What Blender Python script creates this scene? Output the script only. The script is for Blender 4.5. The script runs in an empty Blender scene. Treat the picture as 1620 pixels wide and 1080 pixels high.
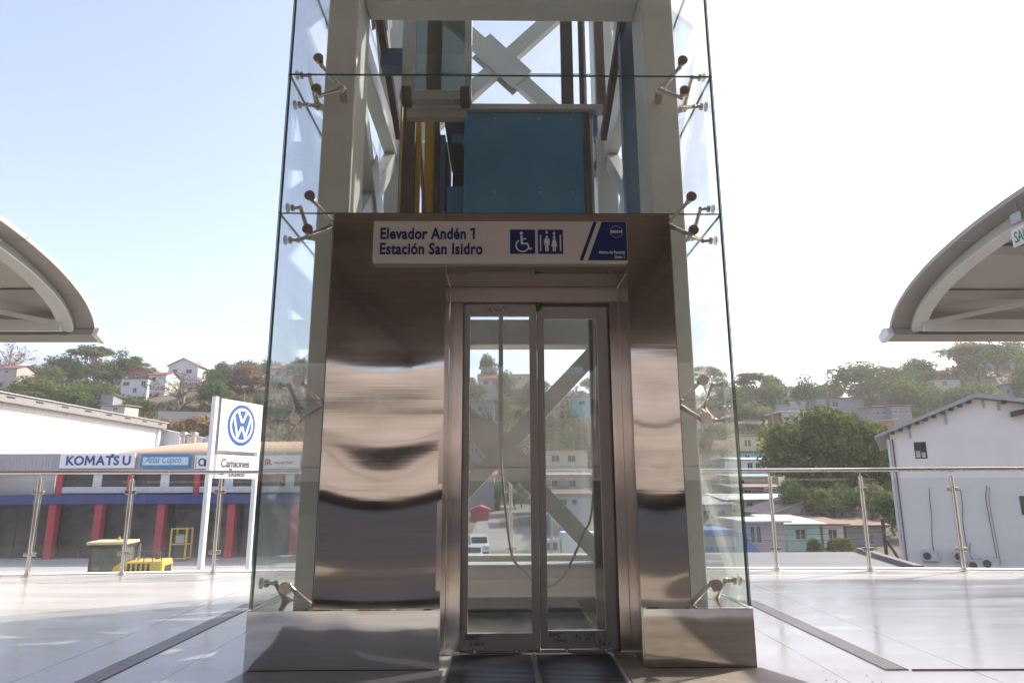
import bpy, bmesh, math, random
from math import sin, cos, tan, pi, radians, sqrt, atan2
from mathutils import Vector, Matrix, noise
random.seed(7)
SC = bpy.context.scene
COL = SC.collection

# ------------------------------------------------------------------ camera
YAW, PITCH, ROLL, FPX, CH = 0.016, 0.2112, -0.0039, 1061.7, 0.9
cf = Vector((sin(YAW)*cos(PITCH), cos(YAW)*cos(PITCH), sin(PITCH)))
cr0 = Vector((cos(YAW), -sin(YAW), 0)); cu0 = cr0.cross(cf)
cr = cr0*cos(ROLL)+cu0*sin(ROLL); cu = -cr0*sin(ROLL)+cu0*cos(ROLL)
cam = bpy.data.objects.new('camera', bpy.data.cameras.new('camera')); COL.objects.link(cam)
m = Matrix((cr, cu, -cf)).transposed().to_4x4(); m.translation = (0, 0, CH)
cam.matrix_world = m
cam.data.sensor_width = 36; cam.data.lens = 36*FPX/1620
cam.data.clip_start = 0.05; cam.data.clip_end = 3000
SC.camera = cam

# ------------------------------------------------------------------ sky, sun, exposure
SUN_EL, SUN_AZ = radians(40), radians(60)      # azimuth from +Y towards +X
SC.world = bpy.data.worlds.new('World'); SC.world.use_nodes = True
wn = SC.world.node_tree; wn.nodes.clear()
sky = wn.nodes.new('ShaderNodeTexSky'); sky.sky_type = 'NISHITA'; sky.sun_disc = False
sky.sun_elevation = SUN_EL; sky.sun_rotation = SUN_AZ
sky.air_density = 1.0; sky.dust_density = 2.6; sky.ozone_density = 1.6; sky.altitude = 50
bg = wn.nodes.new('ShaderNodeBackground'); bg.inputs['Strength'].default_value = 0.15
wo = wn.nodes.new('ShaderNodeOutputWorld')
hz = wn.nodes.new('ShaderNodeVectorMath'); hz.operation = 'MULTIPLY_ADD'; hz.inputs[1].default_value = (1.05, .97, .96); hz.inputs[2].default_value = (.46, .38, .46)   # pale dry season haze over the clear sky
wn.links.new(sky.outputs[0], hz.inputs[0]); wn.links.new(hz.outputs[0], bg.inputs[0]); wn.links.new(bg.outputs[0], wo.inputs[0])
sun = bpy.data.objects.new('sun', bpy.data.lights.new('sun', 'SUN')); COL.objects.link(sun)
sun.data.energy = 3.0; sun.data.angle = radians(0.53); sun.data.color = (1, 0.93, 0.82)
sd = Vector((sin(SUN_AZ)*cos(SUN_EL), cos(SUN_AZ)*cos(SUN_EL), sin(SUN_EL)))
sun.rotation_euler = sd.to_track_quat('Z', 'Y').to_euler()
SC.view_settings.view_transform = 'Standard'; SC.view_settings.look = 'None'
SC.view_settings.exposure = 1.18; SC.view_settings.gamma = 1
SC.cycles.transparent_max_bounces = 32
SC.cycles.max_bounces = 10; SC.cycles.glossy_bounces = 5
SC.cycles.sample_clamp_indirect = 6

def at(px, py, v, axis=1):
    """the world point seen at a photo position (1620 px wide) at depth Y (or X, Z) = v: used to read sizes off the photo"""
    d = cr*((px-810)/FPX) - cu*((py-540)/FPX) + cf
    o = Vector((0, 0, CH)); return o + d*((v-o[axis])/d[axis])

# ------------------------------------------------------------------ materials
MATS = {}
def nd(nt, t, **kw):
    n = nt.nodes.new(t)
    for k, v in kw.items(): setattr(n, k, v)
    return n
def mat(name, col, rough=0.6, metal=0.0, var=0.12, vs=3.0, bump=0.0, bs=20.0, spec=0.5, stretch=(1,1,1), coat=0, dirt=None, ds=1.2, da=0.4, sat=0):
    """principled material with colour variation by noise, optional stains and bump"""
    if name in MATS: return MATS[name]
    M = bpy.data.materials.new(name); M.use_nodes = True; nt = M.node_tree; L = nt.links
    b = nt.nodes['Principled BSDF']
    b.inputs['Roughness'].default_value = rough; b.inputs['Metallic'].default_value = metal
    b.inputs['Specular IOR Level'].default_value = spec; b.inputs['Coat Weight'].default_value = coat
    tc = nd(nt, 'ShaderNodeTexCoord'); mp = nd(nt, 'ShaderNodeMapping'); mp.inputs['Scale'].default_value = stretch
    L.new(tc.outputs['Object'], mp.inputs[0])
    n1 = nd(nt, 'ShaderNodeTexNoise'); n1.inputs['Scale'].default_value = vs; n1.inputs['Detail'].default_value = 6
    L.new(mp.outputs[0], n1.inputs['Vector'])
    r = nd(nt, 'ShaderNodeMapRange'); r.inputs[1].default_value = .3; r.inputs[2].default_value = .7
    r.inputs[3].default_value = 1-var; r.inputs[4].default_value = 1+var
    L.new(n1.outputs['Fac'], r.inputs[0])
    mx = nd(nt, 'ShaderNodeVectorMath', operation='SCALE'); mx.inputs[0].default_value = col[:3]
    L.new(r.outputs[0], mx.inputs['Scale']); out = mx.outputs[0]
    if dirt:
        n2 = nd(nt, 'ShaderNodeTexNoise'); n2.inputs['Scale'].default_value = ds; n2.inputs['Detail'].default_value = 9; n2.inputs['Roughness'].default_value = .7
        L.new(mp.outputs[0], n2.inputs['Vector'])
        r2 = nd(nt, 'ShaderNodeMapRange'); r2.inputs[1].default_value = .48; r2.inputs[2].default_value = .72; r2.inputs[4].default_value = da
        L.new(n2.outputs['Fac'], r2.inputs[0])
        mm = nd(nt, 'ShaderNodeMix', data_type='RGBA'); mm.inputs['B'].default_value = (*dirt, 1)
        L.new(r2.outputs[0], mm.inputs['Factor']); L.new(out, mm.inputs['A']); out = mm.outputs['Result']
    L.new(out, b.inputs['Base Color'])
    if bump:
        n3 = nd(nt, 'ShaderNodeTexNoise'); n3.inputs['Scale'].default_value = bs; n3.inputs['Detail'].default_value = 4
        L.new(mp.outputs[0], n3.inputs['Vector'])
        bp = nd(nt, 'ShaderNodeBump'); bp.inputs['Strength'].default_value = bump; bp.inputs['Distance'].default_value = .02
        L.new(n3.outputs['Fac'], bp.inputs['Height']); L.new(bp.outputs[0], b.inputs['Normal'])
    MATS[name] = M; return M

def glass_mat(name, tint, dust_veil=0.03, dust_veil_col=(.75,.78,.76), refl=1.0, streak=False):
    if name in MATS: return MATS[name]
    M = bpy.data.materials.new(name); M.use_nodes = True; nt = M.node_tree; L = nt.links; nt.nodes.clear()
    o = nd(nt, 'ShaderNodeOutputMaterial'); tr = nd(nt, 'ShaderNodeBsdfTransparent'); tr.inputs[0].default_value = (*tint, 1)
    gl = nd(nt, 'ShaderNodeBsdfGlossy'); gl.inputs['Roughness'].default_value = 0.0; gl.inputs[0].default_value = (refl, refl, refl, 1)
    df = nd(nt, 'ShaderNodeBsdfDiffuse'); df.inputs[0].default_value = (*dust_veil_col, 1)
    ge = nd(nt, 'ShaderNodeNewGeometry'); dt = nd(nt, 'ShaderNodeVectorMath', operation='DOT_PRODUCT')
    L.new(ge.outputs['Normal'], dt.inputs[0]); L.new(ge.outputs['Incoming'], dt.inputs[1])
    def mth(op, a, b):
        q = nd(nt, 'ShaderNodeMath', operation=op)
        for i, v in enumerate((a, b)):
            if v is None: continue
            if hasattr(v, 'links'): L.new(v, q.inputs[i])
            else: q.inputs[i].default_value = v
        return q.outputs[0]
    fr = nd(nt, 'ShaderNodeMath', operation='MULTIPLY_ADD')      # Schlick reflectance of one glass face, the same from both sides
    L.new(mth('POWER', mth('SUBTRACT', 1.0, mth('ABSOLUTE', dt.outputs['Value'], None)), 5.0), fr.inputs[0]); fr.inputs[1].default_value = .95; fr.inputs[2].default_value = .045
    m1 = nd(nt, 'ShaderNodeMixShader'); m2 = nd(nt, 'ShaderNodeMixShader')
    tc = nd(nt, 'ShaderNodeTexCoord'); mp = nd(nt, 'ShaderNodeMapping'); mp.inputs['Scale'].default_value = (1, 1, .35) if streak else (1, 1, 1)
    n = nd(nt, 'ShaderNodeTexNoise'); n.inputs['Scale'].default_value = 2.2; n.inputs['Detail'].default_value = 7; n.inputs['Roughness'].default_value = .65
    L.new(tc.outputs['Object'], mp.inputs[0]); L.new(mp.outputs[0], n.inputs['Vector'])
    r = nd(nt, 'ShaderNodeMapRange'); r.inputs[1].default_value = .35; r.inputs[2].default_value = .75; r.inputs[3].default_value = dust_veil*.4; r.inputs[4].default_value = dust_veil*1.9
    L.new(n.outputs['Fac'], r.inputs[0])
    L.new(r.outputs[0], m1.inputs[0]); L.new(tr.outputs[0], m1.inputs[1]); L.new(df.outputs[0], m1.inputs[2])
    L.new(fr.outputs[0], m2.inputs[0]); L.new(m1.outputs[0], m2.inputs[1]); L.new(gl.outputs[0], m2.inputs[2])
    L.new(m2.outputs[0], o.inputs[0]); MATS[name] = M; return M

def steel_mat(name, col, rough, stretch, bump=.03):
    """brushed stainless steel: fine grain along one axis, smudges in the gloss"""
    if name in MATS: return MATS[name]
    M = bpy.data.materials.new(name); M.use_nodes = True; nt = M.node_tree; L = nt.links
    b = nt.nodes['Principled BSDF']; b.inputs['Metallic'].default_value = 1
    tc = nd(nt, 'ShaderNodeTexCoord'); mp = nd(nt, 'ShaderNodeMapping'); mp.inputs['Scale'].default_value = stretch
    L.new(tc.outputs['Object'], mp.inputs[0])
    n = nd(nt, 'ShaderNodeTexNoise'); n.inputs['Scale'].default_value = 60; n.inputs['Detail'].default_value = 3; L.new(mp.outputs[0], n.inputs['Vector'])
    n2 = nd(nt, 'ShaderNodeTexNoise'); n2.inputs['Scale'].default_value = 3.5; n2.inputs['Detail'].default_value = 8; n2.inputs['Roughness'].default_value = .7
    L.new(tc.outputs['Object'], n2.inputs['Vector'])
    r = nd(nt, 'ShaderNodeMapRange'); r.inputs[1].default_value = .35; r.inputs[2].default_value = .8; r.inputs[3].default_value = rough*.75; r.inputs[4].default_value = rough*1.8
    L.new(n2.outputs['Fac'], r.inputs[0]); L.new(r.outputs[0], b.inputs['Roughness'])
    r2 = nd(nt, 'ShaderNodeMapRange'); r2.inputs[1].default_value = .25; r2.inputs[2].default_value = .8; r2.inputs[3].default_value = 1.05; r2.inputs[4].default_value = .88
    L.new(n.outputs['Fac'], r2.inputs[0])
    s = nd(nt, 'ShaderNodeVectorMath', operation='SCALE'); s.inputs[0].default_value = col; L.new(r2.outputs[0], s.inputs['Scale']); L.new(s.outputs[0], b.inputs['Base Color'])
    bp = nd(nt, 'ShaderNodeBump'); bp.inputs['Strength'].default_value = bump; bp.inputs['Distance'].default_value = .002
    L.new(n.outputs['Fac'], bp.inputs['Height']); L.new(bp.outputs[0], b.inputs['Normal'])
    MATS[name] = M; return M

def leaf_mat(name, c1, c2, c3):
    M = bpy.data.materials.new(name); M.use_nodes = True; nt = M.node_tree; L = nt.links; nt.nodes.clear()
    o = nd(nt, 'ShaderNodeOutputMaterial'); oi = nd(nt, 'ShaderNodeObjectInfo'); geo = nd(nt, 'ShaderNodeNewGeometry')
    n = nd(nt, 'ShaderNodeTexNoise'); n.inputs['Scale'].default_value = .7; n.inputs['Detail'].default_value = 4
    tc = nd(nt, 'ShaderNodeTexCoord'); L.new(tc.outputs['Object'], n.inputs['Vector'])
    ad = nd(nt, 'ShaderNodeMath', operation='ADD'); L.new(n.outputs['Fac'], ad.inputs[0])
    ml = nd(nt, 'ShaderNodeMath', operation='MULTIPLY'); ml.inputs[1].default_value = .35
    L.new(geo.outputs['Random Per Island'], ml.inputs[0]); L.new(ml.outputs[0], ad.inputs[1])
    m2 = nd(nt, 'ShaderNodeMath', operation='MULTIPLY_ADD'); m2.inputs[1].default_value = .35; m2.inputs[2].default_value = -.3
    L.new(oi.outputs['Random'], m2.inputs[0]); a2 = nd(nt, 'ShaderNodeMath', operation='ADD')
    L.new(ad.outputs[0], a2.inputs[0]); L.new(m2.outputs[0], a2.inputs[1])
    cr_ = nd(nt, 'ShaderNodeValToRGB'); e = cr_.color_ramp.elements
    e[0].position = .2; e[0].color = (*c1, 1); e[1].position = .85; e[1].color = (*c3, 1); k = e.new(.52); k.color = (*c2, 1)
    L.new(a2.outputs[0], cr_.inputs[0])
    d = nd(nt, 'ShaderNodeBsdfDiffuse'); t = nd(nt, 'ShaderNodeBsdfTranslucent'); mx = nd(nt, 'ShaderNodeMixShader'); mx.inputs[0].default_value = .35
    L.new(cr_.outputs[0], d.inputs[0]); L.new(cr_.outputs[0], t.inputs[0]); L.new(d.outputs[0], mx.inputs[1]); L.new(t.outputs[0], mx.inputs[2])
    L.new(mx.outputs[0], o.inputs[0]); MATS[name] = M; return M

TG = glass_mat('tower_glass', (.966, .982, .974), .036, streak=True)
RG = glass_mat('railing_glass', (.97, .985, .98), .02)
DG = glass_mat('door_glass', (.97, .975, .972), .07)  # pale veil: dust plus hazy reflection, put in as diffuse colour
WG = mat('window_glass', (.03, .035, .04), .08, var=.3)
EDGE = mat('glass_edge', (.035, .13, .09), .15, spec=.6)
STEEL = steel_mat('brushed_steel', (.60, .575, .54), .06, (.03, 1, 1))
STEELV = steel_mat('brushed_steel_upright', (.60, .56, .53), .16, (1, 1, .03))
CHROME = steel_mat('cast_steel', (.55, .50, .46), .22, (1, 1, 1))
RAILST = steel_mat('rail_steel', (.66, .62, .58), .20, (1, 1, 1))
WHITE = mat('white_painted_steel', (.56, .57, .53), .38, var=.06, dirt=(.34, .30, .24), ds=.9, da=.35)
OFFW = mat('off_white_steel', (.66, .64, .59), .45, var=.05)
RUST = mat('rusty_steel', (.045, .025, .018), .7, var=.5, vs=9)
BLUE = mat('blue_painted_panel', (.003, .17, .33), .2, var=.25, vs=1.4, coat=.4)
BLUE2 = mat('bright_blue_steel', (.02, .17, .33), .4, var=.2)
NAVY = mat('navy_blue_steel', (.012, .06, .14), .35, var=.2)
YEL = mat('yellow_steel', (.50, .30, .02), .5, dirt=(.12, .07, .02), ds=6, da=.5)
DARK = mat('dark_steel', (.035, .03, .028), .5, var=.3)
BLACK = mat('black_rubber', (.015, .015, .016), .6)
GREYAL = mat('grey_aluminium', (.36, .35, .335), .32, metal=.5, var=.08, dirt=(.2, .19, .18), ds=5, da=.3)
PINKC = mat('warm_grey_aluminium', (.42, .38, .36), .4, metal=.3, var=.05)
INK = mat('black_marker_ink', (.02, .02, .025), .5)
NAVYP = mat('navy_print', (.006, .022, .13), .35, var=.03)
SIGNW = mat('white_sign_face', (.52, .51, .485), .35, var=.03)
PRW = mat('white_print', (.62, .61, .58), .4, var=.02)

# ------------------------------------------------------------------ mesh building
class MB:
    def __init__(s): s.v = []; s.f = []; s.mi = []; s.sm = []
    def add(s, vs, fs, mi=0, smooth=False):
        o = len(s.v); s.v += [tuple(x) for x in vs]
        for f in fs: s.f.append([o+i for i in f]); s.mi.append(mi); s.sm.append(smooth)
    def box(s, x0, x1, y0, y1, z0, z1, mi=0, M=None):
        vs = [Vector((x, y, z)) for z in (z0, z1) for y in (y0, y1) for x in (x0, x1)]
        if M: vs = [M @ v for v in vs]
        s.add(vs, [(0,2,3,1),(4,5,7,6),(0,1,5,4),(2,6,7,3),(0,4,6,2),(1,3,7,5)], mi); return s
    def bevbox(s, x0, x1, y0, y1, z0, z1, b=.01, mi=0, M=None):
        bm = bmesh.new(); bmesh.ops.create_cube(bm, size=1)
        for v in bm.verts: v.co = Vector(((x0+x1)/2+v.co.x*(x1-x0), (y0+y1)/2+v.co.y*(y1-y0), (z0+z1)/2+v.co.z*(z1-z0)))
        bmesh.ops.bevel(bm, geom=bm.edges[:], offset=b, segments=2, affect='EDGES', profile=.5)
        bm.verts.index_update()
        s.add([(M @ v.co if M else v.co) for v in bm.verts], [[v.index for v in f.verts] for f in bm.faces], mi); bm.free(); return s
    def bar(s, a, b, w, h, up=(0,0,1), mi=0):
        """box bar from a to b, w across, h along up"""
        a = Vector(a); b = Vector(b); d = (b-a).normalized(); u = Vector(up); r = d.cross(u).normalized(); u = r.cross(d)
        vs = [p + r*(i*w/2) + u*(j*h/2) for p in (a, b) for i, j in ((-1,-1),(1,-1),(1,1),(-1,1))]
        s.add(vs, [(0,1,2,3),(7,6,5,4),(0,4,5,1),(1,5,6,2),(2,6,7,3),(3,7,4,0)], mi); return s
    def tube(s, pts, r, n=8, mi=0, cap=True, radii=None):
        pts = [Vector(p) for p in pts]; vs = []; fs = []; N = len(pts)
        prev = None
        for i, p in enumerate(pts):
            d = (pts[min(i+1, N-1)] - pts[max(i-1, 0)]).normalized()
            if prev is None:
                u = Vector((0,0,1)) if abs(d.z) < .9 else Vector((1,0,0)); u = (u - d*u.dot(d)).normalized()
            else: u = (prev - d*prev.dot(d)).normalized()
            prev = u; w = d.cross(u); rr = radii[i] if radii else r
            for k in range(n):
                a = 2*pi*k/n; vs.append(p + u*(cos(a)*rr) + w*(sin(a)*rr))
        for i in range(N-1):
            for k in range(n):
                fs.append((i*n+k, i*n+(k+1) % n, (i+1)*n+(k+1) % n, (i+1)*n+k))
        s.add(vs, fs, mi, True)
        if cap:
            s.add(vs[:n], [list(range(n))[::-1]], mi); s.add(vs[-n:], [list(range(n))], mi)
        return s
    def sphere(s, c, r, n=10, mi=0, sc=(1,1,1)):
        c = Vector(c); vs = []; fs = []; m_ = n//2
        for i in range(m_+1):
            for k in range(n):
                t = pi*i/m_; a = 2*pi*k/n
                vs.append(c + Vector((sin(t)*cos(a)*r*sc[0], sin(t)*sin(a)*r*sc[1], cos(t)*r*sc[2])))
        for i in range(m_):
            for k in range(n): fs.append((i*n+k, (i+1)*n+k, (i+1)*n+(k+1) % n, i*n+(k+1) % n))
        s.add(vs, fs, mi, True); return s
    def prism(s, poly, a, b, axis='y', mi=0):
        """poly = list of 2D points, extruded from a to b along axis ('y': poly is x,z; 'x': y,z; 'z': x,y)"""
        f = {'y': lambda p, t: (p[0], t, p[1]), 'x': lambda p, t: (t, p[0], p[1]), 'z': lambda p, t: (p[0], p[1], t)}[axis]
        n = len(poly); vs = [f(p, a) for p in poly] + [f(p, b) for p in poly]
        s.add(vs, [list(range(n)), list(range(n, 2*n))[::-1]] + [(i, n+i, n+(i+1) % n, (i+1) % n) for i in range(n)], mi); return s
    def build(s, name, mats, parent=None, org=None, fix=True):
        me = bpy.data.meshes.new(name)
        o = org if org is not None else (ORG.get(parent.name, Vector()) if parent else Vector())
        me.from_pydata([(v[0]-o[0], v[1]-o[1], v[2]-o[2]) for v in s.v], [], s.f)
        for mm in (mats if isinstance(mats, (list, tuple)) else [mats]): me.materials.append(mm)
        me.polygons.foreach_set('material_index', s.mi); me.polygons.foreach_set('use_smooth', s.sm)
        if fix and len(s.f) < 6000:
            bm = bmesh.new(); bm.from_mesh(me); bmesh.ops.recalc_face_normals(bm, faces=bm.faces[:]); bm.to_mesh(me); bm.free()
        ob = bpy.data.objects.new(name, me); COL.objects.link(ob)
        if parent: ob.parent = parent; ORG[ob.name] = o
        return ob
ORG = {}
def thing(name, label, cat, loc=(0,0,0), group=None, rz=0, local=False):
    o = bpy.data.objects.new(name, None); COL.objects.link(o); o.location = loc; o.rotation_euler[2] = rz
    o.empty_display_size = .2
    o['label'] = label; o['category'] = cat
    if group: o['group'] = group
    ORG[o.name] = Vector() if local else Vector(loc)
    return o
def tag(o, label, cat, group=None):
    o['label'] = label; o['category'] = cat
    if group: o['group'] = group
    return o
def struct(o): o['kind'] = 'structure'; return o
def stuff(o, label=None, cat=None):
    o['kind'] = 'stuff'
    if label: o['label'] = label; o['category'] = cat
    return o
def dup(root, loc=None, rz=None, label=None, group=None, sc=None):
    r = root.copy(); COL.objects.link(r)
    if loc is not None: r.location = loc
    if rz is not None: r.rotation_euler[2] = rz
    if sc is not None: r.scale = sc if hasattr(sc, '__len__') else (sc, sc, sc)
    if label: r['label'] = label
    if group: r['group'] = group
    for ch in list(root.children):
        c = ch.copy(); COL.objects.link(c); c.parent = r
        for g in list(ch.children):
            d = g.copy(); COL.objects.link(d); d.parent = c
    return r
def text(name, s, size, pos, right, up, m_, parent=None, bold=0.0, sx=1.0, shear=0.0, ext=.001, align='LEFT', space=1.0):
    """writing on a surface; pos = lower left of the baseline"""
    cu_ = bpy.data.curves.new(name, 'FONT'); cu_.body = s; cu_.size = size; cu_.offset = bold*size; cu_.extrude = ext
    cu_.align_x = align; cu_.shear = shear; cu_.space_character = space; cu_.resolution_u = 4
    t = bpy.data.objects.new(name, cu_); COL.objects.link(t)
    bpy.context.view_layer.update()
    me = bpy.data.meshes.new_from_object(t.evaluated_get(bpy.context.evaluated_depsgraph_get()))
    bpy.data.objects.remove(t); bpy.data.curves.remove(cu_)
    r = Vector(right).normalized(); u = Vector(up).normalized(); n = r.cross(u); o = Vector(pos)
    off = ORG.get(parent.name, Vector()) if parent else Vector()
    for v in me.vertices: v.co = o - off + r*(v.co.x*sx) + u*v.co.y + n*(v.co.z)
    me.materials.clear(); me.materials.append(m_); me.name = name
    ob = bpy.data.objects.new(name, me); COL.objects.link(ob)
    if parent: ob.parent = parent; ORG[ob.name] = off
    return ob

#==SETTING==
# ------------------------------------------------------------------ terrain
def lerp_list(l, x):
    if x <= l[0][0]: return l[0][1]
    for (a, b), (c, d) in zip(l, l[1:]):
        if x <= c: return b + (d-b)*(x-a)/(c-a)
    return l[-1][1]
PR = [(-.75, [(0,-6.3),(120,-6.3),(128,4),(140,10),(155,15),(175,21),(200,30),(230,36),(260,38),(420,20),(700,-8)]),
      (-.14, [(0,-6.3),(120,-6.3),(128,4),(140,10),(155,15),(175,21),(200,30),(230,36),(260,37),(420,20),(700,-8)]),
      (-.07, [(0,-6.3),(75,-6.3),(150,-2.6),(160,2),(175,12),(200,24),(230,33),(260,35),(420,20),(700,-8)]),
      (.08, [(0,-6.3),(75,-6.3),(150,-2.6),(160,2),(175,12),(200,24),(230,33),(260,35),(420,20),(700,-8)]),
      (.32, [(0,-6.3),(45,-6.3),(60,-5.2),(85,-1.5),(110,3),(150,9.5),(165,15),(175,18),(200,25),(240,28),(420,18),(700,-8)]),
      (.52, [(0,-6.3),(45,-6.3),(60,-5.2),(85,-1.5),(110,3),(150,9.5),(165,15),(175,18),(200,25),(240,29),(420,18),(700,-8)]),
      (.72, [(0,-6.3),(45,-6.3),(60,-5.2),(85,-1.5),(110,4),(150,15),(165,23),(180,31),(210,39),(260,44),(420,24),(700,-8)])]
def ground_z(x, y):
    if y < 1: return -6.3
    a = x/y
    if a <= PR[0][0]: return lerp_list(PR[0][1], y)
    for (a0, l0), (a1, l1) in zip(PR, PR[1:]):
        if a <= a1:
            t = (a-a0)/(a1-a0); return lerp_list(l0, y)*(1-t) + lerp_list(l1, y)*t
    return lerp_list(PR[-1][1], y)
DIRT = mat('dry_hillside_earth', (.155, .125, .08), .95, var=.35, vs=.06, dirt=(.075, .085, .035), ds=.09, da=.9, bump=.6, bs=.8)
mb = MB(); ys = [20,30,40,50,60,70,80,90,100,110,118,122,126,130,135,140,145,150,155,160,165,170,175,180,185,190,195,200,208,216,224,232,240,250,260,280,310,350,400,480,580,700]
NA = 150
for y in ys:
    for i in range(NA+1):
        a = -1.15 + 2.45*i/NA; x = a*y; z = ground_z(x, y)
        if z > -5: z += 1.1*noise.noise((x*.07, y*.07, 3)) + .5*noise.noise((x*.2, y*.2, 8))
        mb.v.append((x, y, z))
for j in range(len(ys)-1):
    for i in range(NA):
        a = j*(NA+1)+i; mb.f.append((a, a+1, a+NA+2, a+NA+1)); mb.mi.append(0); mb.sm.append(True)
struct(mb.build('hillside_terrain', DIRT))
mb = MB(); mb.add([(-2500,-600,-8),(2500,-600,-8),(2500,2600,-8),(-2500,2600,-8)], [(0,1,2,3)])
struct(mb.build('ground', mat('valley_ground', (.17, .15, .11), .95, var=.3, vs=.02)))
ASPH = mat('asphalt', (.23, .225, .215), .85, var=.12, vs=.3, dirt=(.13, .125, .12), ds=.12, da=.6)
CONC = mat('concrete_yard', (.40, .39, .37), .8, var=.08, vs=.3, dirt=(.25, .24, .22), ds=.15, da=.6)
mb = MB(); mb.add([(-95,25,-6.27),(-10,25,-6.27),(-10,119,-6.27),(-95,119,-6.27)], [(0,1,2,3)])
struct(mb.build('yard_paving', CONC))
mb = MB(); rd = []
for y in (15, 45, 74.9, 90, 110, 130, 149): rd += [(-5.2+y*.012, y, max(ground_z(0, y), -6.3)+.06), (3.6+y*.022, y, max(ground_z(0, y), -6.3)+.06)]
mb.add(rd, [(2*i, 2*i+1, 2*i+3, 2*i+2) for i in range(len(rd)//2-1)]); struct(mb.build('road', ASPH))
mb = MB(); mb.add([(-9.5,14,-6.26),(70,14,-6.26),(50,44,-6.26),(-9.5,44,-6.26)], [(0,1,2,3)]); struct(mb.build('street', ASPH))

# ------------------------------------------------------------------ deck of the station
def edge_y(x): return 7.72 - .0105*min(abs(x), 6.5)**2
def floor_mat():
    M = bpy.data.materials.new('polished_terrazzo'); M.use_nodes = True; nt = M.node_tree; L = nt.links; b = nt.nodes['Principled BSDF']
    geo = nd(nt, 'ShaderNodeNewGeometry'); sep = nd(nt, 'ShaderNodeSeparateXYZ'); L.new(geo.outputs['Position'], sep.inputs[0])
    def mth(op, a, bb=None, c=None):
        n = nd(nt, 'ShaderNodeMath', operation=op)
        for i, v in enumerate((a, bb, c)):
            if v is None: continue
            if hasattr(v, 'links'): L.new(v, n.inputs[i])
            else: n.inputs[i].default_value = v
        return n.outputs[0]
    def line(v, pos, w): return mth('LESS_THAN', mth('ABSOLUTE', mth('SUBTRACT', v, pos)), w)
    X, Y = sep.outputs[0], sep.outputs[1]
    yy = mth('MULTIPLY_ADD', mth('MULTIPLY', X, X), .0105, Y)
    ln = line(yy, 7.13, .008); ax = mth('ABSOLUTE', X)
    for p in (1.62, 2.32, 5.2, 9.0): ln = mth('MAXIMUM', ln, line(ax, p, .006))
    for p in (2.25, -1.0, -4.2): ln = mth('MAXIMUM', ln, mth('MULTIPLY', line(Y, p, .005), mth('GREATER_THAN', 7, 6)))
    n = nd(nt, 'ShaderNodeTexNoise'); n.inputs['Scale'].default_value = .9; n.inputs['Detail'].default_value = 8; n.inputs['Roughness'].default_value = .6
    L.new(geo.outputs['Position'], n.inputs['Vector'])
    n2 = nd(nt, 'ShaderNodeTexNoise'); n2.inputs['Scale'].default_value = 160; n2.inputs['Detail'].default_value = 2; L.new(geo.outputs['Position'], n2.inputs['Vector'])
    mp = nd(nt, 'ShaderNodeMapping'); mp.inputs['Scale'].default_value = (.35, 2.5, 1); mp.inputs['Rotation'].default_value = (0, 0, .25); L.new(geo.outputs['Position'], mp.inputs[0])
    n3 = nd(nt, 'ShaderNodeTexNoise'); n3.inputs['Scale'].default_value = 1.3; n3.inputs['Detail'].default_value = 9; n3.inputs['Roughness'].default_value = .7; L.new(mp.outputs[0], n3.inputs['Vector'])
    v = mth('MULTIPLY_ADD', n.outputs['Fac'], .26, .84); v = mth('MULTIPLY', v, mth('MULTIPLY_ADD', n2.outputs['Fac'], .12, .94)); v = mth('MULTIPLY', v, mth('MULTIPLY_ADD', n3.outputs['Fac'], .22, .88))
    v = mth('MULTIPLY', v, mth('MULTIPLY_ADD', ln, -.45, 1))
    s = nd(nt, 'ShaderNodeVectorMath', operation='SCALE'); s.inputs[0].default_value = (.54, .52, .485); L.new(v, s.inputs['Scale']); L.new(s.outputs[0], b.inputs['Base Color'])
    r = nd(nt, 'ShaderNodeMapRange'); r.inputs[1].default_value = .35; r.inputs[2].default_value = .7; r.inputs[3].default_value = .10; r.inputs[4].default_value = .30
    L.new(n3.outputs['Fac'], r.inputs[0]); L.new(r.outputs[0], b.inputs['Roughness']); b.inputs['Specular IOR Level'].default_value = .38
    bp = nd(nt, 'ShaderNodeBump'); bp.inputs['Strength'].default_value = .06; bp.inputs['Distance'].default_value = .01; L.new(n.outputs['Fac'], bp.inputs['Height']); L.new(bp.outputs[0], b.inputs['Normal'])
    return M
FLOOR = floor_mat()
HX, HY0, HY1 = 1.0, 4.06, 6.32
mb = MB()
def slab(x0, x1, y0, y1): mb.box(x0, x1, y0, y1, -.45, 0)
slab(-16, -HX, 1.9, HY1); slab(HX, 16, 1.9, HY1); slab(-HX, HX, 1.9, HY0)
xs = [-16, -6.5] + [-6+.5*i for i in range(25)] + [6.5, 16]
for a, b in zip(xs, xs[1:]): mb.prism([(a, HY1), (b, HY1), (b, edge_y(b)), (a, edge_y(a))], -.45, 0, 'z')
struct(mb.build('deck_floor', FLOOR, fix=False))
mb = MB()
for a, b in zip(xs, xs[1:]):
    mb.prism([(a, edge_y(a)-.03), (b, edge_y(b)-.03), (b, edge_y(b)+.10), (a, edge_y(a)+.10)], -.5, .012, 'z')
struct(mb.build('deck_kerb', mat('kerb_concrete', (.66, .65, .62), .6, var=.05)))
mb = MB(); mb.box(-16, 16, -22, 1.898, -.45, 0); struct(mb.build('hall_floor', mat('brown_hall_floor', (.36, .30, .25), .55, var=.1, vs=2), fix=False))
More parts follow.
